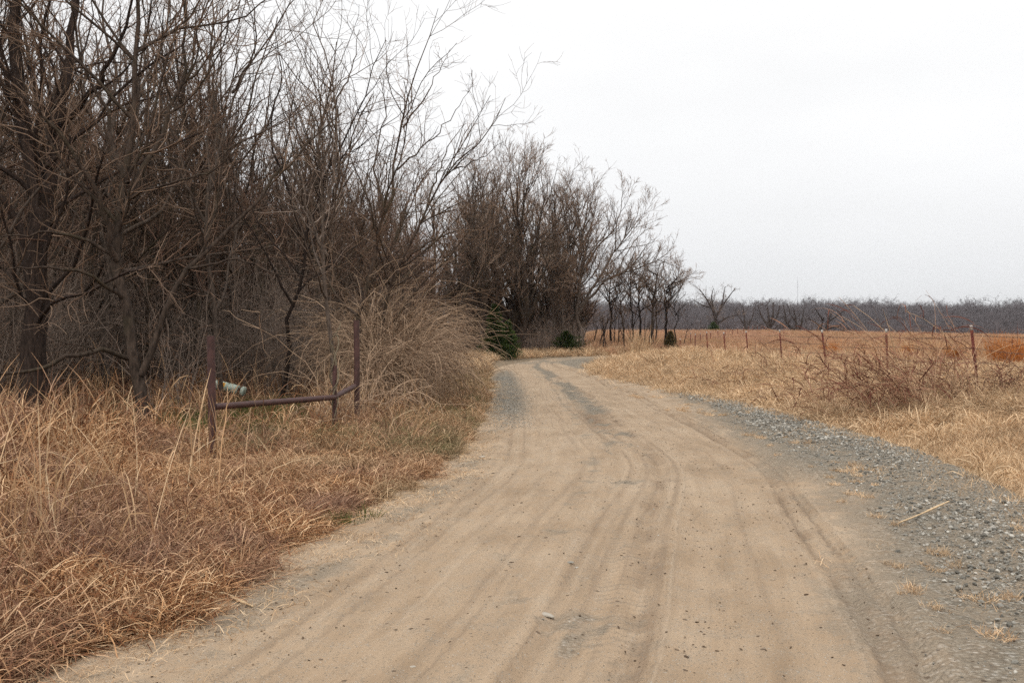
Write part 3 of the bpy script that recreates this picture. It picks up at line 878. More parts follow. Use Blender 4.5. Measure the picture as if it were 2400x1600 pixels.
# --- bramble thicket beside the road: arching canes
def canes(r, n, x0, x1, y0, y1, H, reach, name, label, sd=0.0):
    b = np.column_stack([r.uniform(0, 1, n), r.uniform(0, 1, n)])
    by = y0 + (y1 - y0) * b[:, 1]
    xe = np.interp(by, [y0, y1], [x1[0], x1[1]]); xi = np.interp(by, [y0, y1], [x0[0], x0[1]])
    bx = xi + (xe - xi) * b[:, 0]
    bz = ground_z(bx, by)
    prof = np.sqrt(np.clip(1 - ((b[:, 1] - 0.5) / 0.56) ** 2, 0.05, 1)) * (0.6 + 0.4 * np.sqrt(np.clip(1 - (b[:, 0] - 0.35) ** 2 * 1.6, 0.05, 1)))
    h = H * prof * r.uniform(0.45, 1.05, n)
    az = np.radians(r.normal(-12, 85, n))               # mostly towards the road (+x)
    dirx, diry = np.cos(az), np.sin(az)
    ln = h * r.uniform(1.0, 1.75, n)
    K = 9
    P = np.empty((n, K, 3)); P[:, 0] = np.column_stack([bx, by, bz])
    el = np.radians(r.uniform(60, 88, n)); st = ln / (K - 1)
    bend = np.radians(r.uniform(8, 19, n))
    a2 = az.copy()
    for k in range(1, K):
        P[:, k] = P[:, k - 1] + np.column_stack([np.cos(el) * np.cos(a2), np.cos(el) * np.sin(a2), np.sin(el)]) * st[:, None]
        el = el - bend * (0.5 + 0.18 * k); a2 = a2 + r.normal(0, 0.30, n); el = el + r.normal(0, 0.15, n)
    P[:, :, 2] = np.maximum(P[:, :, 2], bz[:, None] - 0.02)
    Rd = r.uniform(0.005, 0.0105, n)[:, None] * np.linspace(1, 0.45, K)[None]
    ac = Acc()
    v, q = tubes(P, Rd, 3); ac.add(v, q, np.repeat(r.random(n) ** 1.3, K * 3))
    # side shoots
    m = int(n * 2.6); par = r.integers(0, n, m); k0 = r.integers(2, K - 1, m)
    d = norm(norm(P[par, k0] - P[par, k0 - 1]) + r.normal(0, 0.75, (m, 3)))
    Q = np.empty((m, 5, 3)); Q[:, 0] = P[par, k0]; s2 = (r.uniform(0.25, 0.9, m) / 4)[:, None]
    for k in range(1, 5):
        d = norm(d + r.normal(0, 0.24, (m, 3)) + np.array([0.05, -0.02, -0.10])); Q[:, k] = Q[:, k - 1] + d * s2
    v, q = tubes(Q, r.uniform(0.003, 0.006, m)[:, None] * np.linspace(1, .5, 5)[None], 3); ac.add(v, q, np.repeat(r.random(m) ** 1.1, 15))
    # forked woody stems inside the mound
    lim = []
    for i in range(int(n * .035)):
        j = r.integers(0, n); b0 = np.array([bx[j], by[j], bz[j] - .1]); hh = h[j] * r.uniform(.7, 1.05)
        d0 = norm(np.array([r.normal(.1, .4), r.normal(0, .4), 1.0]))
        p1 = b0 + d0 * hh * .5 + r.normal(0, .08, 3); p2 = p1 + norm(d0 + r.normal(0, .45, 3)) * hh * .5
        lim.append(([b0, (b0 + p1) / 2 + r.normal(0, .05, 3), p1, p2], r.uniform(.009, .018), .005))
    for i_, (P_, R_) in enumerate(grow(r, lim, [dict(per_m=3.2, tmin=.1, ang=(30, 75), len=(.3, .7), K=6, up=-.03, wander=.24, rk=.008, lmin=.3, lmax=1.3), dict(per_m=4.0, tmin=.1, ang=(30, 75), len=(.3, .7), K=4, up=-.04, wander=.25, rk=.008, lmin=.15, lmax=.6)], 8, .0035, .05)):
        v, q = tubes(P_, R_, 4 if i_ == 0 else 3); ac.add(v, q, np.repeat(r.random(len(P_)) ** (2.5 if i_ == 0 else 1.2), P_.shape[1] * (4 if i_ == 0 else 3)))
    me = ac.mesh(name, M['cane'], attr='rnd')
    c = np.array([bx.mean(), by.mean(), bz.mean()])
    me.transform(Matrix.Translation(-Vector(c)))
    o = mesh_obj(name, me); o.location = c
    return tag(o, label, 'bramble')
r = np.random.default_rng(17)
canes(r, 2600, (-2.9, -4.5), (-2.15, -3.1), 19.4, 28.5, 2.8, 1.5, 'bramble_thicket', 'big tan mound of arching bramble canes between the pipe brace and the road')
canes(r, 420, (-5.0, -5.4), (-3.1, -3.8), 29.0, 37.0, 2.4, 1.5, 'bramble_thicket', 'farther bramble mound tapering off along the left verge before the bend')
canes(r, 60, (-3.0, -2.7), (-2.3, -2.1), 14.6, 19.2, 1.75, 1.0, 'bramble_thicket', 'loose pale canes sprawling round the thin and right pipe posts')

# --- roadside trees at the bend
r = np.random.default_rng(43)
midk = []
for k in range(6):
    lim = fan_limbs(r, 13.0, [2, 3, 2, 3, 1, 2][k], 0.07, (0.16, 0.32), (4, 7) if k != 4 else (7, 10), (9, 42), 0.27, 0.5)
    tops = max(p[-1][2] for p, _, _ in lim)
    midk.append((tree_meshes(r, 'roadside_tree', lim, LV_MID, M['bark'], M['twig_mid'], rmin=0.010), tops + 0.7))
def at_px(px, d): return (px_x(px, d), d, gz1(px_x(px, d), d))
for px, d, k, top, rz, lab in [
    (1030, 72, 0, 415, 0.5, 'leftmost of the tall bare trees at the bend, behind the leaning tree tips'),
    (1066, 80, 4, 405, 1.5, 'bare tree second from the left in the tall row at the bend'),
    (1098, 74, 2, 395, 2.1, 'bare tree rising just left of the larger cedar at the bend'),
    (1132, 86, 5, 385, 0.2, 'bare tree rising behind the larger cedar at the bend'),
    (1166, 80, 3, 392, 1.0, 'bare tree with upswept limbs just right of the larger cedar'),
    (1214, 78, 1, 372, 4.0, 'tallest many-stemmed bare tree above the bend of the road'),
    (1240, 90, 4, 380, 5.5, 'straight bare tree just right of the tallest one at the bend'),
    (1268, 84, 0, 392, 3.1, 'bare tree behind the pale-trunked pair at the bend'),
    (1302, 92, 5, 412, 2.5, 'bare tree behind the low evergreen bush at the bend'),
    (1336, 96, 2, 440, 5.2, 'bare tree just left of the big tree with sweeping limbs')]:
    x, y, zb = at_px(px, d)
    sc_ = (px_z(top, d) - zb) / midk[k][1]
    place_tree('roadside_tree', midk[k][0], (x, y, zb), rz, (sc_ * 1.05, sc_ * 1.05, sc_), lab, 'tall bare trees at the bend')
LV_BIG = [dict(LV_MID[0], per_m=2.2), dict(LV_MID[1], per_m=2.8), dict(LV_MID[2], per_m=2.8)]
special('roadside_tree', [
    ([(1368, 828, 84), (1362, 780, 84), (1352, 740, 84), (1362, 660, 84), (1368, 590, 84.3), (1360, 520, 84.6), (1340, 470, 85)], 0.26, 0.03),
    ([(1356, 735, 84), (1390, 690, 83.5), (1430, 650, 83.0), (1500, 628, 82.5), (1548, 605, 82.0), (1572, 590, 82)], 0.17, 0.02),
    ([(1358, 720, 84), (1400, 660, 84.2), (1440, 590, 84.4), (1480, 540, 84.6), (1510, 500, 84.8)], 0.16, 0.02),
    ([(1364, 640, 84), (1400, 580, 84.2), (1440, 540, 84.5), (1455, 490, 84.8), (1460, 450, 85)], 0.13, 0.02),
    ([(1366, 600, 84), (1330, 530, 83.5), (1320, 470, 83), (1340, 420, 83)], 0.10, 0.02),
    ([(1440, 650, 83), (1480, 575, 83), (1512, 540, 83)], 0.08, 0.02),
    ([(1420, 700, 83.4), (1500, 670, 83), (1560, 655, 82.5)], 0.05, 0.015),
    ([(1480, 625, 82.6), (1520, 570, 83), (1535, 560, 83.5)], 0.07, 0.015),
    ([(1440, 590, 84.4), (1445, 530, 84), (1430, 470, 84)], 0.07, 0.015),
    ([(1366, 620, 84), (1385, 540, 84), (1395, 470, 84.5), (1390, 430, 85)], 0.09, 0.015),
    ([(1540, 608, 82), (1572, 620, 82.5), (1592, 628, 83)], 0.05, 0.012),
], M['bark_grey'], M['twig'], 'big bare tree at the bend with limbs sweeping far right', 51, LV_BIG, 0.85, 0.013)
LV_SLIM = [dict(LV_MID[0], per_m=2.3, lmax=2.8, ang=(25, 55)), dict(LV_MID[1], per_m=2.8, lmax=1.5), dict(LV_MID[2], per_m=2.8, lmax=.9)]
for j, (px, d, top, lean, rd, bark, lab) in enumerate([
    (1296, 82, 560, 0, 0.11, 'bark_grey', 'left one of the pale-trunked pair of trees at the bend'),
    (1312, 82, 590, 12, 0.14, 'bark_grey', 'right one of the pale-trunked pair of trees at the bend'),
    (1430, 86, 580, 2, 0.13, 'bark_dark', 'straight dark-trunked tree right of the big sweeping tree'),
    (1483, 88, 595, -6, 0.10, 'bark_dark', 'thin straight tree left of the twin trunks by the fence corner'),
    (1497, 88, 578, 4, 0.14, 'bark_dark', 'dark tree with a straight trunk next to the thin straight tree'),
    (1520, 84, 596, 26, 0.19, 'bark', 'stout leaning trunk behind the pale weeds by the fence corner'),
    (1558, 86, 622, 4, 0.17, 'bark_dark', 'last upright tree of the row, above the small brown cedar'),
    (1460, 98, 610, -8, 0.10, 'bark', 'slim tree standing back in the row before the far wood'),
    (1535, 96, 635, 6, 0.10, 'bark', 'slim tree standing back between the last two trees of the row')]):
    H = (812 - top) / F * d
    k = d
    limbs = [([(px, 822, d), (px + lean * .3 + 2, 760, d), (px + lean * .6 - 2, 690, d), (px + lean, top + 20, d)], rd, 0.02)]
    rr = np.random.default_rng(60 + j)
    for q in range(rr.integers(6, 10)):
        t0 = rr.uniform(0.35, 0.8); y0_ = 815 + (top - 815) * t0; sg = rr.choice([-1, 1]); sg = 1 if px > 1550 and rr.random() < .8 else sg
        w = rr.uniform(15, 48); hh = rr.uniform(40, 110) * (1.1 - t0)
        limbs.append(([(px + lean * t0, y0_, d), (px + lean * t0 + sg * w * .55, y0_ - hh * .45, d + rr.normal(0, 1)), (px + lean * t0 + sg * w, y0_ - hh, d + rr.normal(0, 1.8))], rd * 0.42, 0.015))
    special('roadside_tree', limbs, M[bark], M['twig'], lab, 80 + j, LV_SLIM, 0.95, 0.013)
special('roadside_tree', [([(1585, 808, 84), (1583, 770, 84), (1590, 745, 84), (1580, 720, 84), (1592, 690, 84)], 0.10, 0.02), ([(1583, 740, 84), (1605, 715, 83), (1640, 700, 83)], .05, .01), ([(1580, 725, 84), (1560, 700, 84), (1570, 660, 84)], .05, .01)],
        M['bark_dark'], M['twig'], 'small crooked tree right of the brown cedar at the fence corner', 95, LV_SLIM)
special('roadside_tree', [([(1602, 806, 84), (1607, 785, 84), (1612, 765, 84), (1606, 740, 84)], 0.06, 0.01), ([(1608, 778, 84), (1625, 762, 84)], .03, .01)],
        M['bark_dark'], M['twig'], 'knee-bent sapling beside the first distant fence post', 96, LV_SLIM)
# thin leaning saplings in the gap where the red field shows
rr = np.random.default_rng(99)
sap = [([(0, 0, -.1), (0.05, 0, 1.0), (0.22, 0.02, 2.0), (0.3, 0.1, 3.1)], 0.065, 0.012), ([(0.1, 0, 1.3), (-.15, .1, 2.2), (-.2, .1, 2.9)], .03, .01)]
sapm = tree_meshes(rr, 'sapling', [([np.array(p, float) for p in a], b, c) for a, b, c in sap], [dict(LV_MID[1], per_m=2.5), dict(LV_MID[2], per_m=2)], M['bark_dark'], M['twig'], rmin=0.008)
for px, rz, s in [(1390, 0, 1.0), (1402, 0.3, 1.1), (1413, -0.2, 1.05), (1421, 2.6, .9), (1440, 0.1, .95), (1448, 3.0, 1.0), (1464, 0.4, .8), (1476, -.3, .85), (1510, 2.8, .9), (1532, 0.2, .8)]:
    d = 84 + rr.uniform(-3, 4)
    place_tree('sapling', sapm, at_px(px, d), rz, s, 'thin dark leaning sapling in the gap where the red field shows', 'saplings in the gap at the bend', (rr.normal(0, .12), rr.normal(0, .12)))

# --- cedars
def cedar(px, d, w, h, label, seed, cols, base_px=None):
    rr = np.random.default_rng(seed)
    root = empty('cedar', at_px(px, d)); tag(root, label, 'cedar')
    ac = Acc(); pipe(ac, [(0, 0, -.1), (0.02, 0, h * .5), (0, 0, h * .92)], [0.05, 0.035, 0.01], 6)
    mesh_obj('trunk', ac.mesh('cedar_trunk', M['bark']), root)
    # sprays: branchlets carrying many small blunt needle shoots
    nb = int(170 * max(1, w * h / 5))
    v_, f_, a_ = [], [], []
    hh = h * rr.random(nb) ** 0.8
    az = rr.uniform(0, 6.28, nb)
    env = (w / 2) * np.clip(1.08 - (hh / h) ** 1.3, 0.08, 1) * rr.uniform(0.35, 1.3, nb)
    m = 60
    for i in range(nb):
        t_ = rr.random(m) ** 0.6
        cx = np.cos(az[i]) * env[i] * t_; cy = np.sin(az[i]) * env[i] * t_
        cz = hh[i] + env[i] * t_ * rr.uniform(-.15, .45) - 0.10 * t_ ** 2
        c = np.column_stack([cx, cy, cz]) + rr.normal(0, 0.055, (m, 3))
        c[:, 2] = np.maximum(c[:, 2], 0.03)
        dr = norm(np.column_stack([np.full(m, np.cos(az[i])), np.full(m, np.sin(az[i])), np.full(m, 0.5)]) + rr.normal(0, .6, (m, 3)))
        sd_ = norm(np.cross(dr, rr.normal(0, 1, (m, 3))))
        L_ = rr.uniform(.06, .15, m)[:, None]; W_ = rr.uniform(.012, .025, m)[:, None]
        v_.append(np.stack([c - sd_ * W_, c + dr * L_ * .5 + sd_ * W_ * 1.2, c + dr * L_, c + dr * L_ * .4 - sd_ * W_ * 1.5], 1).reshape(-1, 3))
        a_.append(np.repeat(np.clip(rr.random() * .5 + rr.random(m) * .5, 0, 1), 4))
    v_ = np.concatenate(v_)
    q = np.arange(len(v_)).reshape(-1, 4)
    mesh_obj('crown', make_mesh('cedar_crown', v_, q, cols, False, {'rnd': np.concatenate(a_)}), root)
M['cedar'] = mat_grass('cedar_green', [(0, (0.014, 0.022, 0.009)), (0.6, (0.040, 0.058, 0.018)), (1, (0.095, 0.120, 0.040))], transl=0.15)
M['cedar_brown'] = mat_grass('cedar_bronze', [(0, (0.035, 0.030, 0.014)), (0.6, (0.085, 0.064, 0.027)), (1, (0.16, 0.115, 0.05))], transl=0.15)
cedar(1160, 64, 2.0, 3.5, 'larger dark green cedar at the bend beside the bramble thicket', 1, M['cedar'])
cedar(1190, 66, 1.7, 2.5, 'smaller green cedar touching the larger one at the bend', 6, M['cedar'])
cedar(1328, 79, 3.2, 1.7, 'low wide green cedar bush beyond the bend', 2, M['cedar'])
cedar(1571, 82, 1.25, 1.7, 'small bronze-green cedar by the last upright tree of the row', 3, M['cedar_brown'])
cedar(1672, 168, 3.0, 2.3, 'round green cedar under the tall pale tree across the field', 4, M['cedar'])

# ------------------------------------------------------------------ trees across the field, the wooded rise, the mast
r = np.random.default_rng(70)
far_oaks = [
    (1682, 176, 'tall pale bare tree standing above the far tree line', [([(1682, 800, 176), (1680, 760, 176), (1672, 730, 176), (1655, 700, 176), (1640, 680, 176)], .34, .04), ([(1677, 745, 176), (1690, 720, 176), (1712, 690, 176), (1722, 676, 176)], .2, .03), ([(1676, 742, 176), (1668, 700, 177), (1672, 675, 177)], .2, .03), ([(1680, 758, 176), (1710, 742, 175), (1735, 738, 175)], .14, .03), ([(1666, 722, 176), (1640, 712, 176), (1622, 700, 176)], .12, .03), ([(1690, 722, 176), (1695, 695, 176), (1700, 672, 176)], .13, .03)], 'twig_grey'),
    (1748, 190, 'loose bare tree between the tall pale tree and the oaks', [([(1748, 800, 190), (1746, 760, 190), (1742, 720, 190)], .25, .04), ([(1748, 775, 190), (1762, 745, 190), (1768, 718, 190)], .15, .03), ([(1746, 765, 190), (1730, 740, 190), (1722, 722, 190)], .15, .03), ([(1750, 780, 190), (1775, 765, 190), (1790, 760, 190)], .1, .03)], 'twig_oak'),
    (1803, 182, 'fan-shaped oak, first of three across the field', [([(1803, 800, 182), (1803, 770, 182), (1800, 735, 182), (1797, 712, 182)], .34, .05), ([(1803, 772, 182), (1820, 745, 182), (1828, 715, 182)], .2, .04), ([(1802, 768, 182), (1785, 740, 182), (1775, 715, 182)], .2, .04), ([(1803, 765, 182), (1812, 735, 181), (1812, 708, 181)], .18, .04), ([(1803, 778, 182), (1785, 765, 181), (1772, 755, 181)], .12, .03), ([(1804, 778, 182), (1828, 760, 181), (1842, 750, 181)], .12, .03)], 'twig_oak'),
    (1862, 186, 'spreading oak with splayed stems, second of three across the field', [([(1862, 800, 186), (1858, 775, 186), (1842, 750, 186), (1836, 715, 186)], .3, .04), ([(1862, 785, 186), (1866, 755, 186), (1858, 720, 186)], .26, .04), ([(1863, 778, 186), (1878, 758, 186), (1884, 722, 186)], .2, .04), ([(1866, 775, 186), (1878, 768, 186), (1880, 755, 186)], .12, .03), ([(1866, 755, 186), (1852, 735, 186), (1848, 720, 186)], .13, .03)], 'twig_oak'),
    (1936, 178, 'broad low oak with gnarled limbs, third of three across the field', [([(1936, 802, 178), (1937, 775, 178), (1940, 755, 178), (1950, 730, 178)], .36, .05), ([(1928, 802, 178), (1924, 770, 178), (1930, 745, 178)], .26, .05), ([(1925, 768, 178), (1910, 755, 178), (1892, 745, 178)], .16, .03), ([(1938, 770, 178), (1965, 765, 178), (1985, 750, 178)], .18, .03), ([(1940, 755, 178), (1962, 740, 178), (1978, 728, 178)], .16, .03), ([(1936, 778, 178), (1912, 778, 177), (1895, 770, 177)], .14, .03), ([(1938, 778, 178), (1965, 778, 177), (1990, 768, 177)], .14, .03), ([(1928, 750, 178), (1915, 730, 178), (1910, 722, 178)], .14, .03)], 'twig_oak')]
M['bark_far'] = mat_bark('bark_far', (0.030, 0.023, 0.020), (0.060, 0.047, 0.041))
for j, (px, d, lab, limbs, tw) in enumerate(far_oaks):
    rr = np.random.default_rng(200 + j)
    L3 = [([px3(*p) for p in pts], a, b) for pts, a, b in limbs]
    b = L3[0][0][0].copy(); b[2] = gz1(b[0], b[1])
    L3 = [([p - b for p in pts], a * 1.35, c * 1.6) for pts, a, c in L3]; L3[0][0][0][2] = -.3
    place_tree('oak_tree' if j > 1 else 'far_tree', tree_meshes(rr, 'far_oak', L3, LV_OAK, M['bark_far'], M[tw], (6, 4, 3, 3), K0=10, rmin=0.018), tuple(b), 0, 1.0, lab)

M['bark_ridge_hazed'] = mat_bark('bark_ridge_hazed', (0.10, 0.086, 0.088), (0.15, 0.13, 0.132))  # far bark matched to the twigs, haze tint in its colour too
lowm = []
r = np.random.default_rng(77)
for k in range(5):
    H = 11.0
    a, b = tree_meshes(r, 'far_wood', fan_limbs(r, H, 1, 0.06, (0.25, 0.4), (5, 8), (12, 50), 0.20, 0.2),
                       [dict(LV_OAK[0], per_m=0.9), dict(LV_OAK[1], per_m=1.5), dict(LV_OAK[2], per_m=1.3, lmin=.5)], M['bark_ridge_hazed'], M['twig_far_hazed'], (4, 3, 3, 3), K0=7, rmin=0.03)
    lowm.append(joined(a, b, 'far_wood'))
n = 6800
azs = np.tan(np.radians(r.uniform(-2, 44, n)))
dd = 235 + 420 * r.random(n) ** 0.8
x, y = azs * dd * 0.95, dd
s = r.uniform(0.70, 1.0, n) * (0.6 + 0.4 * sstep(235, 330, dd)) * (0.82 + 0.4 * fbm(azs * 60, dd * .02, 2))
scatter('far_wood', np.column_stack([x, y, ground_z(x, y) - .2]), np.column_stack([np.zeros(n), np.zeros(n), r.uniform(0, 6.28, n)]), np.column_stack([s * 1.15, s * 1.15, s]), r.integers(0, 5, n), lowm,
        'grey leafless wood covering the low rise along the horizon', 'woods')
# low scrub along the foot of the far wood
n = 260
azs = np.tan(np.radians(r.uniform(2, 42, n))); dd = r.uniform(196, 228, n); x, y = azs * dd, dd
s = r.uniform(0.22, 0.5, n)
scatter('far_scrub', np.column_stack([x, y, ground_z(x, y) - .2]), np.column_stack([np.zeros(n), np.zeros(n), r.uniform(0, 6.28, n)]), np.column_stack([s * 1.6, s * 1.6, s]), r.integers(0, 5, n), lowm,
        'low brown scrub along the far edge of the field', 'scrub')

# radio mast
t = NT('mast_steel'); M['mast'] = t.finish((0.42, 0.42, 0.43), 0.6, None, 0.3)
D = 950.0
mx = px_x(1869, D); mz = gz1(mx, D)
root = tag(empty('radio_mast', (mx, D, mz)), 'thin guyed radio mast on the horizon above the far wood', 'mast')
Hm = px_z(648, D) - mz
ac = Acc()
for a in (0, 2.094, 4.189):
    pipe(ac, [(.35 * math.cos(a), .35 * math.sin(a), -1), (.35 * math.cos(a), .35 * math.sin(a), Hm * .93)], .05, 5)
zz = np.arange(0, Hm * .93, 1.2)
for i, h_ in enumerate(zz[:-1]):
    for a in (0, 2.094, 4.189):
        b_ = a + 2.094
        pipe(ac, [(.35 * math.cos(a), .35 * math.sin(a), h_), (.35 * math.cos(b_), .35 * math.sin(b_), h_ + 1.2)], .03, 3, False)
mesh_obj('lattice', ac.mesh('mast_lattice', M['mast'], False), root)
ac = Acc(); pipe(ac, [(0, 0, Hm * .92), (0, 0, Hm)], .07, 6)
mesh_obj('antenna', ac.mesh('mast_antenna', M['mast']), root)
for hf in (.8, .45):
    ac = Acc(); pipe(ac, [(-.9, 0, Hm * hf), (.9, 0, Hm * hf)], .12, 6)
    mesh_obj('aerial', ac.mesh('mast_aerial', M['mast']), root)
for a in (0.5, 2.6, 4.7):
    ac = Acc(); pipe(ac, [(0, 0, Hm * .85), (Hm * .6 * math.cos(a), Hm * .6 * math.sin(a), -2)], .012, 3)
    mesh_obj('guy_wire', ac.mesh('mast_guy', M['mast']), root)

# ------------------------------------------------------------------ fences
M['tpost'] = mat_simple('post_red_rust', (0.085, 0.020, 0.014), (0.155, 0.044, 0.028), 30, 0.75, 0.2)
M['tip'] = mat_simple('post_white_tip', (0.28, 0.26, 0.24), (0.46, 0.44, 0.41), 40, 0.6, 0.3)
M['wire'] = mat_simple('wire_rusty', (0.07, 0.045, 0.035), (0.13, 0.09, 0.07), 30, 0.7, 0.3)
def tpost_mesh(h, tip):
    a, b = Acc(), Acc()
    w = 0.031
    zt = h - tip
    box(a, (-w, -0.004, -0.4), (w, 0.004, zt)); box(a, (-0.004, 0.0045, -0.4), (0.004, 0.036, zt))
    for s_ in np.arange(0.1, zt, 0.055): box(a, (-0.006, -0.012, s_), (0.006, -0.0045, s_ + 0.018))
    box(b, (-w, -0.0045, zt + .001), (w, 0.0045, h)); box(b, (-0.0045, 0.005, zt + .001), (0.0045, 0.037, h))
    return a.mesh('t_post', M['tpost'], False), b.mesh('t_post_tip', M['tip'], False)
pm = tpost_mesh(1.32, 0.10)
def fence(name, label, posts, heights, barbs, wire_r, tilt_fn, start=None):
    root = tag(empty(name, (posts[0][0], posts[0][1], gz1(*posts[0][:2]))), label, 'fence')
    o0 = np.array(root.location)
    rr = np.random.default_rng(12)
    tops = []
    for i, (x, y) in enumerate(posts):
        zb = gz1(x, y)
        tl = tilt_fn(i)
        p = mesh_obj('post', pm[0], root)
        p.location = (x - o0[0], y - o0[1], zb - o0[2])
        p.rotation_euler = (rr.normal(0, .02), -tl, rr.uniform(-.4, .4) + .3)
        tp = mesh_obj('white_tip', pm[1], p)
        tops.append((x, y, zb, tl))
    for hgt in heights:
        ac = Acc(); P = []
        for i, (x, y, zb, tl) in enumerate(tops):
            P.append(np.array([x - math.sin(tl) * hgt, y - .02, zb + hgt * math.cos(tl)]) - o0)
        Q = []
        for i in range(len(P) - 1):
            for k in range(8):
                f = k / 8; q = P[i] * (1 - f) + P[i + 1] * f; q[2] -= 0.05 * 4 * f * (1 - f) * (1 + .5 * math.sin(i * 3 + hgt * 9)); Q.append(q)
        Q.append(P[-1])
        pipe(ac, Q, wire_r, 4, False)
        if barbs:
            Q = np.array(Q); seg = np.linalg.norm(np.diff(Q, axis=0), axis=1); cs = np.concatenate([[0], np.cumsum(seg)])
            for s_ in np.arange(0.1, min(cs[-1], barbs), 0.14):
                c = np.array([np.interp(s_, cs, Q[:, i]) for i in range(3)])
                for k in range(2):
                    dv = rr.normal(0, 1, 3); dv[1] *= .4; dv = norm(dv) * 0.022
                    pipe(ac, [c - dv, c + dv], wire_r * .9, 3, False)
        mesh_obj('wire', ac.mesh('barbed_wire', M['wire']), root)
    return root
def rail(i): return (8.96 + 0.0525 * (14 + 6 * i - 14), 14 + 6 * i)
# columns of the posts in the photograph fix their places along the line
cols_ = [2278, 2071, 1929, 1826, 1748, 1696, 1659, 1630, 1594]
posts = [(9.0, 14.0)]
for i, px in enumerate(cols_):
    d = [20, 26, 32, 38, 44.5, 50.5, 56, 62, 70][i]
    posts.append((px_x(px, d) + 0.12 * (i < 6), d))
tl = [0.09, .115, .06, .12, .11, .10, .08, .05, .03, .0]
fence('barbed_wire_fence', 'near barbed wire fence of white-tipped red steel posts along the road', posts, (0.28, 0.58, 0.86, 1.12), 26.0, 0.0034, lambda i: tl[i])
p2 = [(15.6 + (k * 6) * .33, 87 + k * 6 * .945) for k in range(13)]
fence('barbed_wire_fence', 'second thin wire fence running off across the red field behind', p2, (0.4, 0.75, 1.1), 0, 0.005, lambda i: 0.05 * math.sin(i * 2.3))

# ------------------------------------------------------------------ pipe brace by the woods
M['pipe'] = mat_simple('pipe_rust', (0.040, 0.017, 0.014), (0.072, 0.032, 0.027), 9, 0.62, 0.35, 0.15)
root = tag(empty('pipe_brace', (-3.62, 11.9, 0)), 'rust-brown steel pipe fence brace of three posts and a bent rail', 'pipe fence')
o0 = np.array([-3.62, 11.9, 0.0])
def pipe_part(name, pts, rad):
    ac = Acc(); P = [np.array(p, float) - o0 for p in pts]
    pipe(ac, P, rad, 18)
    me = ac.mesh(name, M['pipe'])
    for p in me.polygons:
        if len(p.vertices) == 3: p.use_smooth = False
    return mesh_obj(name, me, root)
pA = (-3.58, 11.9); pB = (-2.585, 14.5); pC = (-2.47, 15.8)
pipe_part('post', [(pA[0], pA[1], -.2), (pA[0] - .01, pA[1], 1.0), (pA[0] - .02, pA[1], 1.595)], 0.047)
pipe_part('post', [(pB[0], pB[1], -.2), (pB[0], pB[1], .9), (pB[0] + .004, pB[1], 1.16)], 0.031)
pipe_part('post', [(pC[0], pC[1], -.2), (pC[0] + .01, pC[1], 1.2), (pC[0] + .0, pC[1], 1.84)], 0.046)
pipe_part('rail', [(pA[0] + .01, pA[1] + .03, .745), ((pA[0] + pB[0]) / 2, (pA[1] + pB[1]) / 2, .722), (pB[0] - .02, pB[1] - .07, .70), (pB[0] + .01, pB[1] + .05, .712), (pC[0] - .02, pC[1] - .04, .80)], 0.040)
# vine on the thin post
M['vine'] = mat_simple('vine_bark', (0.09, 0.075, 0.05), (0.20, 0.16, 0.11), 30, 0.9, 0.1)
ac = Acc()
for k in range(3):
    tt = np.linspace(0, 1, 40); rr_ = 0.045 + .01 * k
    P = np.column_stack([pB[0] + rr_ * np.cos(tt * (9 + 3 * k) + k * 2) * (1 + .4 * np.sin(tt * 13 + k)), pB[1] + rr_ * np.sin(tt * (9 + 3 * k) + k * 2), 0.02 + tt * (1.45 + .16 * k)])
    pipe(ac, P, .013 - .003 * k, 6)
me = ac.mesh('dead_vine', M['vine']); me.transform(Matrix.Translation((-pB[0], -pB[1], 0)))
o = mesh_obj('dead_vine', me); o.location = (pB[0], pB[1], 0); tag(o, 'dead woody vine twisted round the thin pipe post', 'vine')

# ------------------------------------------------------------------ discarded pale cylinder in the clearing
M['mint'] = mat_simple('mint_plastic', (0.24, 0.28, 0.22), (0.46, 0.51, 0.43), 11, 0.5, 0.4)
M['yellow'] = mat_simple('label_yellow', (0.78, 0.42, 0.02), (0.85, 0.52, 0.04), 30, 0.5, 0.3)
M['orange'] = mat_simple('label_orange', (0.55, 0.13, 0.02), (0.60, 0.17, 0.03), 30, 0.5, 0.3)
d = 21.5
dr = tag(empty('discarded_drum', (px_x(537, d), d, gz1(px_x(537, d), d) + 0.34)), 'pale mint plastic cylinder with a yellow label lying in the clearing behind the pipe post', 'drum')
dr.rotation_euler = (0, R(13), R(-8)); dr.scale = (.86, .86, .86)
Lh = 0.50; Rc = 0.125
def lathe(ac, prof, S=28):
    prof = np.array(prof); a = np.arange(S) * 2 * np.pi / S
    v = np.stack([np.repeat(prof[:, 0][:, None], S, 1), prof[:, 1][:, None] * np.cos(a), prof[:, 1][:, None] * np.sin(a)], -1).reshape(-1, 3)
    n_ = len(prof); ix = np.arange(n_ * S).reshape(n_, S)
    q = np.stack([ix[:-1], np.roll(ix[:-1], -1, 1), np.roll(ix[1:], -1, 1), ix[1:]], -1).reshape(-1, 4)
    ac.add(v, q)
ac = Acc(); lathe(ac, [(-Lh, 0.001), (-Lh, Rc * .8), (-Lh + .03, Rc), (-.06, Rc), (-.05, Rc * .93), (-.03, Rc * .93), (-.02, Rc), (.24, Rc * .97), (.25, Rc * .7), (.25, .001)])
mesh_obj('body', ac.mesh('drum_body', M['mint']), dr)
ac = Acc(); lathe(ac, [(.25, Rc * .55), (.34, Rc * .55)]); mesh_obj('dark_gap', ac.mesh('drum_dark_gap', M['bark_dark']), dr)  # dark-coloured tube standing in for the dark gap before the end cap
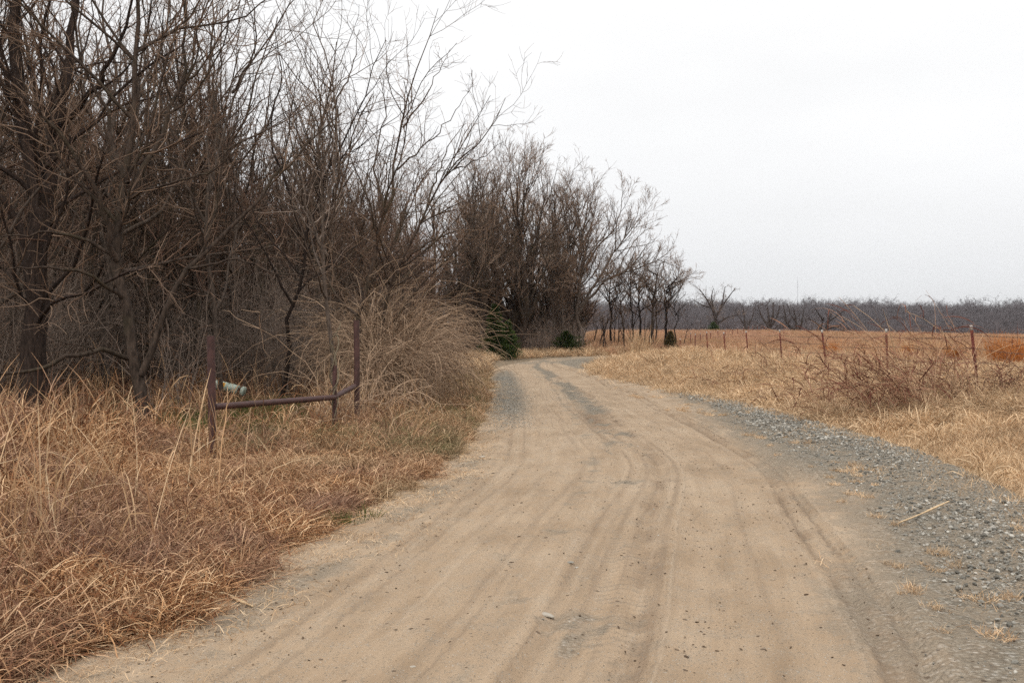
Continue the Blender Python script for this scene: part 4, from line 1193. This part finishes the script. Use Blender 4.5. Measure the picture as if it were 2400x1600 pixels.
ac = Acc(); lathe(ac, [(.34, .001), (.34, Rc), (.40, Rc * 1.02), (.42, Rc * .9), (.42, .001)]); mesh_obj('end_cap', ac.mesh('drum_cap', M['mint']), dr)
def patch(x0, x1, a0, a1, rad, name, mat, par):
    aa = np.linspace(a0, a1, 8); v = []
    for x_ in (x0, x1):
        for a in aa: v.append((x_, -rad * math.cos(a), rad * math.sin(a)))
    q = [[i, i + 1, 9 + i, 8 + i] for i in range(7)]
    return mesh_obj(name, make_mesh(name, np.array(v), np.array(q), mat), par)
lb = patch(-.25, -.08, .15, 1.0, Rc + .003, 'label_sticker', M['yellow'], dr)
for k, (xa, xb, a0, a1) in enumerate([(-.30, -.285, .25, .6), (-.275, -.26, .5, .9), (-.255, -.235, .3, .62), (-.225, -.21, .5, .9), (-.20, -.185, .28, .55), (-.185, -.172, .55, .85)]):
    patch(xa + .085, xb + .085, a0, a1, Rc + .006, 'label_mark', M['orange'], lb)

# ------------------------------------------------------------------ grasses
def blades(r, n, spread, length, a0, bend, width, K=5, kink=0.0, asym=None, flat=0.0, wtip=0.15, side=0.4):
    """n dry blades from a disc; returns verts, quads, rnd"""
    th = r.uniform(0, 6.28, n); rad = spread * np.sqrt(r.random(n))
    b = np.column_stack([rad * np.cos(th), rad * np.sin(th), np.full(n, -0.015)])
    az = r.uniform(0, 6.28, n) if asym is None else r.normal(asym[0], asym[1], n)
    ln = r.uniform(*length, n)
    el = np.pi / 2 - np.abs(np.radians(r.normal(a0[0], a0[1], n)))
    bd = np.radians(r.uniform(*bend, n)) / (K - 1)
    P = np.empty((n, K, 3)); P[:, 0] = b
    st = ln / (K - 1); a2 = az.copy()
    for k in range(1, K):
        P[:, k] = P[:, k - 1] + np.column_stack([np.cos(el) * np.cos(a2), np.cos(el) * np.sin(a2), np.sin(el)]) * st[:, None]
        el = el - bd * (0.4 + 0.35 * k)
        if kink:
            kk = r.random(n) < kink
            el = el - np.where(kk, np.radians(r.uniform(20, 80, n)), 0); a2 = a2 + np.where(kk, r.normal(0, 0.9, n), r.normal(0, 0.08, n))
    P[:, :, 2] = np.maximum(P[:, :, 2], flat + 0.006 + 0.02 * r.random((n, 1)) - 0.03 * (np.arange(K) == 0)[None])
    T = norm(np.gradient(P, axis=1))
    sv = norm(np.cross(T, norm(r.normal(0, side, (n, 1, 3)) + np.array([0, 0, 1.0]))))
    w = r.uniform(*width, n)[:, None] * np.concatenate([np.linspace(1, .8, K - 1), [wtip]])[None]
    v = np.stack([P - sv * w[:, :, None] * .5, P + sv * w[:, :, None] * .5], 2)      # n,K,2,3
    ix = np.arange(n * K * 2).reshape(n, K, 2)
    q = np.stack([ix[:, :-1, 0], ix[:, :-1, 1], ix[:, 1:, 1], ix[:, 1:, 0]], -1).reshape(-1, 4)
    return v.reshape(-1, 3), q, np.repeat(r.random(n), K * 2)

def clump(name, mat, sets, seed):
    rr = np.random.default_rng(seed); ac = Acc()
    for s_ in sets: ac.add(*blades(rr, **s_))
    return ac.mesh(name, mat, False, 'rnd')

M['g_left'] = mat_grass('grass_rust_tan', [(0, (0.062, 0.026, 0.015)), (0.35, (0.220, 0.096, 0.046)), (0.7, (0.520, 0.296, 0.148)), (1, (0.790, 0.560, 0.340))], ((0.110, 0.058, 0.043), (0.395, 0.242, 0.165)), 0.9)
M['g_fringe'] = mat_grass('grass_fringe', [(0, (0.200, 0.105, 0.058)), (0.5, (0.420, 0.255, 0.145)), (1, (0.640, 0.440, 0.270))], ((0.190, 0.140, 0.080), (0.500, 0.360, 0.220)), 0.7)
M['g_stalk'] = mat_grass('grass_stalk', [(0, (0.240, 0.130, 0.070)), (0.6, (0.400, 0.255, 0.140)), (1, (0.560, 0.410, 0.260))])
M['g_straw'] = mat_grass('grass_straw', [(0, (0.305, 0.182, 0.096)), (0.5, (0.570, 0.385, 0.222)), (1, (0.750, 0.570, 0.375))], ((0.260, 0.170, 0.105), (0.630, 0.450, 0.280)), 0.8)
M['g_field'] = mat_grass('grass_field_red', [(0, (0.250, 0.122, 0.074)), (0.5, (0.420, 0.238, 0.148)), (1, (0.560, 0.365, 0.235))], ((0.34, 0.20, 0.11), (0.54, 0.35, 0.19)), 0.06)
M['g_orange'] = mat_grass('grass_orange', [(0, (0.250, 0.080, 0.022)), (0.5, (0.410, 0.155, 0.045)), (1, (0.520, 0.240, 0.080))])
M['g_green'] = mat_grass('grass_green', [(0, (0.040, 0.052, 0.014)), (0.6, (0.085, 0.105, 0.030)), (1, (0.200, 0.165, 0.070))])
M['g_weed'] = mat_grass('weed_red_brown', [(0, (0.085, 0.032, 0.024)), (0.4, (0.165, 0.070, 0.048)), (0.65, (0.300, 0.170, 0.108)), (1, (0.540, 0.375, 0.235))])

tangle = [clump('left_grass', M['g_left'], [dict(n=34, spread=.22, length=(.2, .7), a0=(34, 26), bend=(10, 110), width=(.005, .012), K=6, kink=.30),
                                             dict(n=9, spread=.25, length=(.6, 1.05), a0=(25, 20), bend=(10, 100), width=(.007, .014), K=7, kink=.28),
                                             dict(n=64, spread=.32, length=(.15, .55), a0=(70, 16), bend=(5, 50), width=(.005, .012), K=4, kink=.32, flat=.03)], 300 + k) for k in range(8)]
stalks = [clump('grass_stalks', M['g_stalk'], [dict(n=7, spread=.16, length=(.6, 1.25), a0=(14, 12), bend=(5, 70), width=(.008, .013), K=6, kink=.06)], 320 + k) for k in range(4)]
short = [clump('right_grass', M['g_straw'], [dict(n=95, spread=.17, length=(.06, .22), a0=(50, 20), bend=(10, 90), width=(.005, .009), K=3)], 340 + k) for k in range(5)]
tuft = [clump('straw_tuft', M['g_straw'], [dict(n=90, spread=.12, length=(.2, .55), a0=(36, 18), bend=(40, 130), width=(.006, .012), K=5, kink=.04)], 360 + k) for k in range(5)]
M['g_dull'] = mat_grass('grass_dull', [(0, (0.120, 0.085, 0.050)), (0.5, (0.235, 0.165, 0.095)), (1, (0.400, 0.290, 0.180))], ((0.090, 0.090, 0.036), (0.240, 0.200, 0.100)), 0.7)
dull = [clump('woods_floor_grass', M['g_dull'], [dict(n=80, spread=.16, length=(.15, .5), a0=(40, 20), bend=(40, 130), width=(.006, .011), K=4, kink=.05)], 370 + k) for k in range(4)]
fringe = [clump('verge_fringe', M['g_fringe'], [dict(n=85, spread=.15, length=(.12, .45), a0=(38, 20), bend=(40, 140), width=(.006, .011), K=5, kink=.06)], 365 + k) for k in range(5)]
green = [clump('green_grass', M['g_green'], [dict(n=80, spread=.14, length=(.05, .18), a0=(35, 18), bend=(10, 80), width=(.004, .008), K=3)], 380 + k) for k in range(3)]
fieldc = [clump('field_grass', M['g_field'], [dict(n=60, spread=.45, length=(.3, .75), a0=(14, 10), bend=(5, 50), width=(.014, .03), K=3)], 400 + k) for k in range(4)]
litter = [clump('straw_litter', M['g_straw'], [dict(n=30, spread=.24, length=(.03, .16), a0=(88, 5), bend=(0, 10), width=(.002, .0045), K=3, kink=.15)], 420 + k) for k in range(4)]

def inst(pts, r, smin, smax, tilt=.08):
    n = len(pts); s = r.uniform(smin, smax, n)
    return np.column_stack([pts, ground_z(pts[:, 0], pts[:, 1])]), np.column_stack([r.normal(0, tilt, n), r.normal(0, tilt, n), r.uniform(0, 6.28, n)]), np.column_stack([s, s, s])
def region(r, n, ymin, ymax, ypow, xfun):
    """points in the wedge the camera sees (with a margin), denser near"""
    y = ymin + (ymax - ymin) * r.random(n) ** ypow
    lo, hi = xfun(y)
    return np.column_stack([lo + (hi - lo) * r.random(n), y])

def sight(p):        # thin strip of grazed ground in front of the discarded cylinder
    q = p[:, 0] / p[:, 1]
    return (q > -.312) & (q < -.262) & (p[:, 1] > 12.6) & (p[:, 1] < 21.6)
def gate_clear(p):   # the short-grassed clearing behind the brace
    return (p[:, 0] > -9.0) & (p[:, 0] < -3.0) & (p[:, 1] > 13.2) & (p[:, 1] < 24.5) & (p[:, 0] < -3.58 + (p[:, 1] - 11.9) * .30 + .5) & (p[:, 0] < -0.19 * p[:, 1])
r = np.random.default_rng(500)
# left: deep tangle
p = region(r, 15000, 2.6, 26, 1.25, lambda y: (-0.62 * y - 1.2, np.full_like(y, -0.3)))
d, sd = road_dist(p[:, 0], p[:, 1])
edge = fbm(p[:, 0] * 1.1, p[:, 1] * 1.1, 3)
keep = (sd < 0) & (d > 0.10 + 0.9 * (edge - 0.3)) & ~((gate_clear(p) | sight(p)) & (r.random(len(p)) < .95)) & (r.random(len(p)) < np.where(p[:, 1] > 15, .5, 1))
p, d = p[keep], d[keep]
a, b, c_ = inst(p, r, .55, 1.05)
gate = np.exp(-((p[:, 0] + 3.2) / 1.9) ** 2) * np.exp(-((p[:, 1] - 10.6) / 3.2) ** 2)
hs = np.clip(0.38 + 0.26 * d, .38, 1.55) * (1 - .66 * gate) * (0.65 + .7 * fbm(p[:, 0] * .8 + 7, p[:, 1] * .8, 3))
c_[:, 2] *= hs; c_[:, :2] *= np.clip(hs, .7, 1.1)[:, None]
scatter('left_grass', a, b, c_, r.integers(0, 8, len(p)), tangle, 'tangled rust and tan dead grass on the left verge', 'grass')
# tall stalks
p = region(r, 2600, 5, 24, 1.2, lambda y: (-0.62 * y - 1, np.full_like(y, -0.3)))
d, sd = road_dist(p[:, 0], p[:, 1])
keep = (sd < 0) & (d > 0.9) & ((np.abs(p[:, 0] + 3.2) > 1.9) | (p[:, 1] > 14) | (r.random(len(p)) < .3)) & ~((gate_clear(p) | sight(p)) & (r.random(len(p)) < .95)) & (r.random(len(p)) < np.where((np.abs(p[:, 0] + 5.8) < 1.0) & (np.abs(p[:, 1] - 15) < 1.5), 1, .33))
p = p[keep]
a, b, c_ = inst(p, r, .6, 1.15)
scatter('tall_stalks', a, b, c_, r.integers(0, 4, len(p)), stalks, 'tall pale dead grass stalks standing above the left verge', 'grass')
# woods floor & clearing: short dull grass
p = region(r, 5200, 12.5, 45, 1.2, lambda y: (-0.60 * y - 1, np.full_like(y, -0.6)))
d, sd = road_dist(p[:, 0], p[:, 1])
keep = (sd < 0) & (d > .1) & ~(sight(p) & (r.random(len(p)) < .8))
p = p[keep]
a, b, c_ = inst(p, r, .5, 1.0)
c_ *= np.where(gate_clear(p), .55, 1.0)[:, None]
scatter('woods_floor_grass', a, b, c_, r.integers(0, 4, len(p)), dull, 'dull short dead grass on the floor of the woods', 'grass')
# straw fringe between the brambles and the road
p = region(r, 5200, 9, 52, 1.1, lambda y: (np.full_like(y, -3.2), np.full_like(y, 0.6)))
d, sd = road_dist(p[:, 0], p[:, 1])
fr = fbm(p[:, 0] * .8 + 21, p[:, 1] * .5, 3)
keep = (sd < 0) & (d > .02 + .5 * (fr - .4)) & (d < 1.9) & (r.random(len(p)) < .35 + .9 * sstep(.45, .6, fr)) & (p[:, 1] > 9.5)
p = p[keep]
a, b, c_ = inst(p, r, .45, 1.0)
scatter('verge_fringe', a, b, c_, r.integers(0, 5, len(p)), fringe, 'orange-tan dead grass fringing the left edge of the road below the brambles', 'grass')
# green patches
cent = [(-6.9, 20.5, 1.3, 260), (-4.8, 19.5, 1.2, 220), (-6.2, 16.2, .6, 60), (-4.6, 13.4, .35, 30), (-1.75, 20.0, .35, 45), (-1.5, 27, .4, 40), (-1.9, 23, .4, 35), (-5.2, 12.6, .3, 30), (-1.42, 8.5, .08, 5), (-5.6, 17.5, .9, 140), (-4.6, 16.4, .8, 90)]
P_ = np.concatenate([np.column_stack([r.normal(x, s_, n), r.normal(y, s_, n)]) for x, y, s_, n in cent])
a, b, c_ = inst(P_, r, .7, 1.3)
scatter('green_grass', a, b, c_, r.integers(0, 3, len(P_)), green, 'patches of fresh green grass in the clearing and by the verge', 'grass')
# right verge: short cropped straw
p = region(r, 26000, 3.5, 50, 1.45, lambda y: (np.full_like(y, 2.5), 0.62 * y + 1.5))
d, sd = road_dist(p[:, 0], p[:, 1])
edge = fbm(p[:, 0] * .9, p[:, 1] * .9, 3)
keep = (sd > 0) & (d > -0.15 + .5 * (edge - .4) - .45 * r.random(len(p)) ** 3) & (p[:, 0] < 16)
p, d = p[keep], d[keep]
a, b, c_ = inst(p, r, .75, 1.35)
c_ *= (1 + np.clip((p[:, 1] - 12) / 30, 0, 1))[:, None]
scatter('right_grass', a, b, c_, r.integers(0, 5, len(p)), short, 'short cropped straw-coloured grass on the right verge', 'grass')
p = region(r, 2600, 4, 30, 1.3, lambda y: (np.full_like(y, 2.0), np.full_like(y, 5.5)))
d, sd = road_dist(p[:, 0], p[:, 1])
keep = (sd > 0) & (d > -1.5) & (d < 0) & (fbm(p[:, 0] * 1.3 + 50, p[:, 1] * .7, 3) > .53) & (r.random(len(p)) < .16)
p = p[keep]; n = len(p); s = r.uniform(.25, .6, n)
scatter('shoulder_grass', np.column_stack([p, [road_z(x, y) for x, y in p]]), np.column_stack([np.zeros((n, 2)), r.uniform(0, 6.28, n)]), np.column_stack([s, s, s]), r.integers(0, 5, n), short, 'thin straw-coloured grass patches growing in the gravel shoulder', 'grass')
# right bank tufts
p = region(r, 9000, 9, 62, 1.1, lambda y: (np.full_like(y, 2.5), 0.55 * y + 1.5))
d, sd = road_dist(p[:, 0], p[:, 1])
tf = fbm(p[:, 0] * .45 + 3, p[:, 1] * .45, 3)
pr = np.exp(-((d - 1.6) / 1.3) ** 2) * sstep(12, 19, p[:, 1]) + .16 + .5 * sstep(.52, .62, tf) * sstep(12, 16, p[:, 1])
keep = (sd > 0) & (d > .2) & (r.random(len(p)) < pr) & (p[:, 0] < 15) & ((p[:, 1] > 15) | (r.random(len(p)) < .25))
p = p[keep]
a, b, c_ = inst(p, r, .6, 1.25)
c_ *= (1 + .55 * sstep(25, 48, p[:, 1]))[:, None]
scatter('straw_tufts', a, b, c_, r.integers(0, 5, len(p)), tuft, 'bent pale straw tufts along the right bank of the road', 'grass')
# far verge of the bend
p = region(r, 2600, 40, 84, 1.0, lambda y: (np.full_like(y, -6.0), np.full_like(y, 12.0)))
d, sd = road_dist(p[:, 0], p[:, 1])
keep = (d > .1) & (d < 4.2)
p = p[keep]
a, b, c_ = inst(p, r, 1.0, 1.9)
scatter('bend_grass', a, b, c_, r.integers(0, 5, len(p)), tuft, 'straw-coloured grass fringing the bend of the road', 'grass')
# the field behind the fence
p = region(r, 17000, 30, 165, .8, lambda y: (0.07 * y, 0.60 * y + 4))
d, sd = road_dist(p[:, 0], p[:, 1])
rd_ = sstep(66, 90, p[:, 1] + 22 * (fbm(p[:, 0] * .35, p[:, 1] * .35, 4) - .5))
keep = (d > 1.0) & (r.random(len(p)) < .1 + .9 * rd_) & (p[:, 0] > .075 * p[:, 1]) & ((sd < 0) | (p[:, 0] > 10.5))
p = p[keep]
a, b, c_ = inst(p, r, .7, 1.3)
scatter('field_grass', a, b, c_, r.integers(0, 4, len(p)), fieldc, 'reddish dead prairie grass covering the field beyond the fence', 'grass')
# pale flattened grass just behind the fence
p = region(r, 9000, 18, 95, .9, lambda y: (np.full_like(y, 9.0), 0.58 * y + 3))
d, sd = road_dist(p[:, 0], p[:, 1])
keep = (sd > 0) & (d > 3)
p = p[keep]
a, b, c_ = inst(p, r, 1.4, 2.6)
c_[:, 2] *= .6
scatter('pale_field_grass', a, b, c_, r.integers(0, 5, len(p)), short, 'pale flattened grass between the two fences', 'grass')
# straw litter on both edges of the road
p = region(r, 6500, 4, 34, 1.3, lambda y: (np.full_like(y, -4.0), np.full_like(y, 6)))
d, sd = road_dist(p[:, 0], p[:, 1])
pr = np.where(sd < 0, np.exp(-(np.abs(d + .05) / .35) ** 2), .10 * np.exp(-(np.abs(d + .6) / .6) ** 2))
keep = (r.random(len(p)) < pr) & (d > -2.2)
p = p[keep]
kz = np.array([road_z(x, y) for x, y in p])
dd_, _ = road_dist(p[:, 0], p[:, 1])
n = len(p); s = r.uniform(.6, 1.2, n)
scatter('straw_litter', np.column_stack([p, np.where(dd_ < 0, kz, np.maximum(ground_z(p[:, 0], p[:, 1]), kz)) + .004]), np.column_stack([np.zeros((n, 2)), r.uniform(0, 6.28, n)]), np.column_stack([s, s, s]), r.integers(0, 4, n), litter, 'loose straw litter strewn along the edges of the road', 'straw')

# --- orange broomsedge clumps: single ones that stand out
def single_clump(name, label, cat, x, y, mat, sets, seed, lean=(0, 0), group=None):
    me = clump(name, mat, sets, seed)
    o = mesh_obj(name, me); o.location = (x, y, gz1(x, y)); o.rotation_euler = (lean[0], lean[1], 0)
    return tag(o, label, cat, group)
for px, d, s_, lab in [(1958, 44, 1.0, 'orange broomsedge clump leaning left behind the third fence post'),
                       (2352, 34, 1.25, 'large orange broomsedge clump behind the fence near the right edge'),
                       (2395, 36, 1.1, 'orange broomsedge clump cut by the right edge of the photograph'),
                       (2240, 40, .8, 'low orange grass clump behind the tangled weeds left of the nearest post'),
                       (2130, 46, .7, 'small orange grass clump behind the tangled weeds')]:
    single_clump('broomsedge_clump', lab, 'grass clump', px_x(px, d), d, M['g_orange'], [dict(n=420, spread=.34 * s_, length=(.5 * s_, 1.15 * s_), a0=(9, 6), bend=(5, 40), width=(.006, .012), K=5)], int(px), (0, -.22))

# --- tangled red-brown weeds by the nearest posts
def weeds(name, label, x, y, wx, wy, n, h, az, seed):
    rr = np.random.default_rng(seed); ac = Acc()
    K = 8
    b = np.column_stack([rr.normal(0, wx, n), rr.normal(0, wy, n)])
    bz = ground_z(b[:, 0] + x, b[:, 1] + y) - gz1(x, y)
    ln = h * rr.uniform(.55, 1.35, n); a2 = rr.normal(az, 0.8, n); el = np.radians(rr.uniform(45, 85, n)); bd = np.radians(rr.uniform(3, 16, n))
    P = np.empty((n, K, 3)); P[:, 0] = np.column_stack([b, bz - .03])
    for k in range(1, K):
        P[:, k] = P[:, k - 1] + np.column_stack([np.cos(el) * np.cos(a2), np.cos(el) * np.sin(a2), np.sin(el)]) * (ln / (K - 1))[:, None]
        el = el - bd; a2 = a2 + rr.normal(0, .1, n)
    P[:, :, 2] = np.maximum(P[:, :, 2], bz[:, None])
    v, q = tubes(P, rr.uniform(.004, .007, n)[:, None] * np.linspace(1, .5, K)[None], 3)
    ac.add(v, q, np.repeat(.55 + .45 * rr.random(n), K * 3))
    # long curling leaves
    m = int(n * 4.2); par = rr.integers(0, n, m); k0 = rr.integers(2, K, m)
    a3 = rr.normal(az, 1.1, m); el = np.radians(rr.uniform(5, 60, m)); bd = np.radians(np.abs(rr.normal(11, 9, m))); ll = rr.uniform(.22, .75, m)
    Q = np.empty((m, 7, 3)); Q[:, 0] = P[par, k0]
    for k in range(1, 7):
        Q[:, k] = Q[:, k - 1] + np.column_stack([np.cos(el) * np.cos(a3), np.cos(el) * np.sin(a3), np.sin(el)]) * (ll / 6)[:, None]; el = el - bd
    T = norm(np.gradient(Q, axis=1)); sv = norm(np.cross(T, norm(rr.normal(0, .5, (m, 1, 3)) + np.array([0, 0, 1.]))))
    w = rr.uniform(.010, .019, m)[:, None] * np.array([.5, .9, 1, 1, .9, .6, .15])[None]
    v = np.stack([Q - sv * w[:, :, None] * .5, Q + sv * w[:, :, None] * .5], 2).reshape(-1, 3)
    ix = np.arange(m * 14).reshape(m, 7, 2)
    q = np.stack([ix[:, :-1, 0], ix[:, :-1, 1], ix[:, 1:, 1], ix[:, 1:, 0]], -1).reshape(-1, 4)
    ac.add(v, q, np.repeat(.66 * rr.random(m), 14))
    # matted base
    v, q, a_ = blades(rr, n * 2, 1.0, (.1, .4), (50, 22), (20, 110), (.004, .008), 5, .1)
    v = v * np.array([wx * 2.0, wy * 2.0, 1.0]); ac.add(v, q, .45 + .55 * a_)
    o = mesh_obj(name, ac.mesh(name, M['g_weed'], False, 'rnd')); o.location = (x, y, gz1(x, y))
    return tag(o, label, 'weeds')
weeds('dead_weeds', 'largest tangle of red-brown weeds with drooping leaves left of the nearest fence post', px_x(2120, 17.2), 17.2,   .52, .40, 125, 1.95, 2.9, 1)
weeds('dead_weeds', 'red-brown weeds standing round the nearest fence post', px_x(2215, 18.0), 18.0, .42, .35, 75, 1.7, 2.2, 2)
weeds('dead_weeds', 'sparse drooping weeds right of the nearest fence post', px_x(2340, 17.8), 17.8, .25, .3, 50, 1.3, 1.0, 3)
weeds('dead_weeds', 'low arching red weeds beside the fourth fence post', px_x(1800, 27.0), 27.0, .7, .5, 34, .95, 2.7, 4)
weeds('dead_weeds', 'flattened brown weeds between the two weed tangles on the right bank', px_x(1930, 20.5), 20.5, .7, .4, 20, .5, 2.9, 5)
# pale upright weeds by the fence corner
single_clump('dead_weeds', 'pale upright weeds in front of the stout leaning trunk', 'weeds', px_x(1503, 66), 66, M['g_straw'], [dict(n=260, spread=.75, length=(.8, 2.4), a0=(10, 8), bend=(5, 50), width=(.014, .028), K=5, kink=.05)], 9)
# a reed with a plume above the second post
M['reed'] = M['g_stalk']
single_clump('tall_reed', 'tall dry reed leaning left above the second fence post', 'reed', px_x(2120, 17.3), 17.3, M['reed'], [dict(n=5, spread=.05, length=(1.7, 2.1), a0=(9, 2), bend=(2, 12), width=(.009, .014), K=7, asym=(3.1, .25))], 10)

# ------------------------------------------------------------------ gravel, clods, stalks
M['gravel'] = mat_twig('gravel_grey', (0.110, 0.102, 0.086), (0.370, 0.345, 0.300), (0.55, 1.25))
M['clod'] = mat_simple('clod_dark', (0.050, 0.032, 0.021), (0.095, 0.062, 0.040), 40, 0.95, 0.1, 0.4)
M['pale_stone'] = mat_simple('stone_pale', (0.27, 0.235, 0.19), (0.36, 0.32, 0.265), 20, 0.9, 0.2, 0.2)
def stone_mesh(name, mat, seed, sub=1):
    import bmesh
    bm = bmesh.new(); bmesh.ops.create_icosphere(bm, subdivisions=sub, radius=1.0)
    rr = np.random.default_rng(seed)
    sc = np.array([1.0, rr.uniform(.65, .95), rr.uniform(.4, .7)])
    pl = norm(rr.normal(0, 1, (5, 3))); pd = rr.uniform(.55, .85, 5)
    for v in bm.verts:
        p = np.array(v.co)
        for n_, d_ in zip(pl, pd):
            t_ = p @ n_ - d_
            if t_ > 0: p = p - n_ * t_ * .9
        v.co = p * sc * (1 + rr.normal(0, .04))
    me = bpy.data.meshes.new(name); bm.to_mesh(me); bm.free()
    at = me.attributes.new('rnd', 'FLOAT', 'POINT'); at.data.foreach_set("value", np.full(len(me.vertices), rr.random(), np.float32))
    me.materials.append(mat)
    return me
sm = [stone_mesh('gravel', M['gravel'], k) for k in range(8)]
r = np.random.default_rng(900)
# sample road cells by how much gravel shows there
wts = np.zeros_like(grav)
wts += np.where((depth > 3.4) & (depth < 26), sstep(bound + .3, bound + 1.0, u_m) * sstep(.45, -.05, edge_r), 0) * (0.45 + 1.5 * sstep(-1.2, -.5, edge_r) * sstep(.40, .56, fbm(u_m * 1.1 + 3, S2 * .8, 3)))
wts += np.where((depth > 17) & (depth < 38) & (u_m > -.1), np.exp(-((u_m - .45) / .45) ** 2) * .8, 0)
wts += np.where((depth > 3.4) & (depth < 30), ctr * .10, 0)
area = np.gradient(S_len)[:, None] * np.gradient(u_m, axis=1)
wts = wts * np.clip(area, 0, None) * (np.abs(RX) < .58 * RY + .6)
cdf = np.cumsum(wts.ravel()); n = 34000
k = np.searchsorted(cdf, r.random(n) * cdf[-1]); k = np.minimum(k, wts.size - 1)
jx, jy = r.normal(0, .03, n), r.normal(0, .06, n)
big = (edge_r.ravel()[k] > -1.15) & (r.random(n) < .5)
s = np.where(big, .006 + .021 * r.random(n) ** 2.8, .0035 + .006 * r.random(n) ** 1.5) * (1 + .4 * (depth.ravel()[k] > 14))
scatter('gravel', np.column_stack([RX.ravel()[k] + jx, RY.ravel()[k] + jy, z.ravel()[k] + s * .25]), np.column_stack([r.normal(0, .3, n), r.normal(0, .3, n), r.uniform(0, 6.28, n)]), np.column_stack([s, s, s]), r.integers(0, 8, n), sm,
        'grey crushed gravel heaped along the right shoulder of the road', 'gravel')
# crumbs of dry mud and plant bits
M['crumb'] = mat_twig('crumb_brown', (0.070, 0.047, 0.032), (0.260, 0.200, 0.145), (0.7, 1.3))
cr_m = [stone_mesh('dirt_crumbs', M['crumb'], 70 + k, 1) for k in range(4)]
w2 = np.where((depth > 3.4) & (depth < 30) & (u_m > 0) & (edge_r < -.2), .12 + 1.2 * np.exp(-((u_m - 2.75) / .35) ** 2) * sstep(.4, .6, nz2) + .8 * np.exp(-((u_m - .3) / .4) ** 2) + .8 * damp + .5 * np.exp(-((u_m - 3.5) / .4) ** 2) * sstep(.4, .6, nz), 0) * np.clip(area, 0, None) * (np.abs(RX) < .58 * RY + .6)
cdf = np.cumsum(w2.ravel()); n = 9000
k = np.minimum(np.searchsorted(cdf, r.random(n) * cdf[-1]), w2.size - 1)
s = .0022 + .0075 * r.random(n) ** 3.2
scatter('dirt_crumbs', np.column_stack([RX.ravel()[k] + r.normal(0, .03, n), RY.ravel()[k] + r.normal(0, .06, n), z.ravel()[k] + s * .2]), np.column_stack([r.normal(0, .3, n), r.normal(0, .3, n), r.uniform(0, 6.28, n)]), np.column_stack([s * r.uniform(1, 2.2, n), s, s * .7]), r.integers(0, 4, n), cr_m,
        'dark crumbs of dry mud and plant bits sprinkled over the road', 'crumbs')
# dark mud clods on the right-hand wheel track
cm = [stone_mesh('mud_clod', M['clod'], 50 + k) for k in range(5)]
r = np.random.default_rng(901)
cl = []
while len(cl) < 44:
    y = 4.5 + 17 * r.random() ** 1.2; uu_ = r.normal(3.05, .5) if r.random() < .75 else r.uniform(.3, 3.8)
    i = np.argmin(np.abs(mid[:, 1] - y)); x = LC[i, 0] + dirv[i, 0] * uu_
    cl.append((x, LC[i, 1] + dirv[i, 1] * uu_))
for px, py in [(1279, 1278), (1290, 1262), (1199, 1338), (1697, 1443), (1610, 1450), (1392, 967), (1403, 969), (1925, 1493), (1690, 1432)]:
    d = EYE * F / (py - 786); cl.append((px_x(px, d), d))
for i, (x, y) in enumerate(cl):
    o = mesh_obj('mud_clod', cm[i % 5]); s = .007 + .013 * r.random() ** 1.7; o.scale = (s * r.uniform(1, 1.7), s, s * .8); o.rotation_euler = (0, 0, r.uniform(0, 6.28))
    o.location = (x, y, road_z(x, y) + s * .05)
    tag(o, 'small dark mud clod lying on the tan dirt of the road', 'clod', 'dark clods scattered on the road')
for px, py, s, lab in [(1284, 1463, .05, 'pale flat stone half sunk in the middle of the road'), (1357, 1343, .03, 'grey stone on the road, farther of a close pair, right of centre'), (1338, 1336, .026, 'grey stone on the road, nearer the centre, paired with a larger one'),
                       (965, 1580, .022, 'small white stone on the left half of the road near the bottom'), (1131, 1076, .05, 'white stone at the left edge of the road before the grass')]:
    d = EYE * F / (py - 786); x = px_x(px, d)
    o = mesh_obj('stone', stone_mesh('stone', M['pale_stone'] if 'pair' not in lab else M['gravel'], int(px), 2)); o.scale = (s, s * .9, s * .6); o.location = (x, d, road_z(x, d) + s * .1); o.rotation_euler = (0, 0, px)
    tag(o, lab, 'stone')
# fallen stalks
def stalk(pts, w, label):
    P = []
    for px, py, h_ in pts:
        d = EYE * F / (py - 786); x = px_x(px, d); P.append((x, d, max(road_z(x, d), 0.02) + h_))
    P = resample(np.array(P), 12); c = P[0].copy()
    ac = Acc(); pipe(ac, P - c, [w] * 6 + [w * 1.5] * 4 + [w] * 2, 6)
    o = mesh_obj('dry_stalk', ac.mesh('dry_stalk', M['stalk_pale'])); o.location = c
    tag(o, label, 'stalk')
M['stalk_pale'] = mat_simple('stalk_pale', (0.42, 0.29, 0.16), (0.58, 0.43, 0.27), 30, 0.8, 0.2)
stalk([(475, 1409, .02), (520, 1408, .02), (555, 1425, .015), (592, 1436, .008)], .006, 'bent pale dry stalk lying on the left edge of the road')
stalk([(2108, 1252, .02), (2160, 1240, .04), (2225, 1221, .05)], .006, 'straight pale stalk lying on the gravel shoulder')

# ------------------------------------------------------------------ thin winter haze
HZ = 0.00020
hz = Acc(); box(hz, (-1160, -160, -3), (1160, 1110, 72))
hm = bpy.data.materials.new('haze_air'); hm.use_nodes = True
ht = hm.node_tree; ht.nodes.clear()
ho = ht.nodes.new('ShaderNodeOutputMaterial'); hv = ht.nodes.new('ShaderNodeVolumePrincipled')
hv.inputs['Color'].default_value = (0.90, 0.94, 1.0, 1); hv.inputs['Density'].default_value = HZ; hv.inputs['Anisotropy'].default_value = 0.9
ht.links.new(hv.outputs[0], ho.inputs['Volume'])
tag(mesh_obj('haze', hz.mesh('haze', hm, False)), 'thin pale winter haze in the air', kind='stuff')
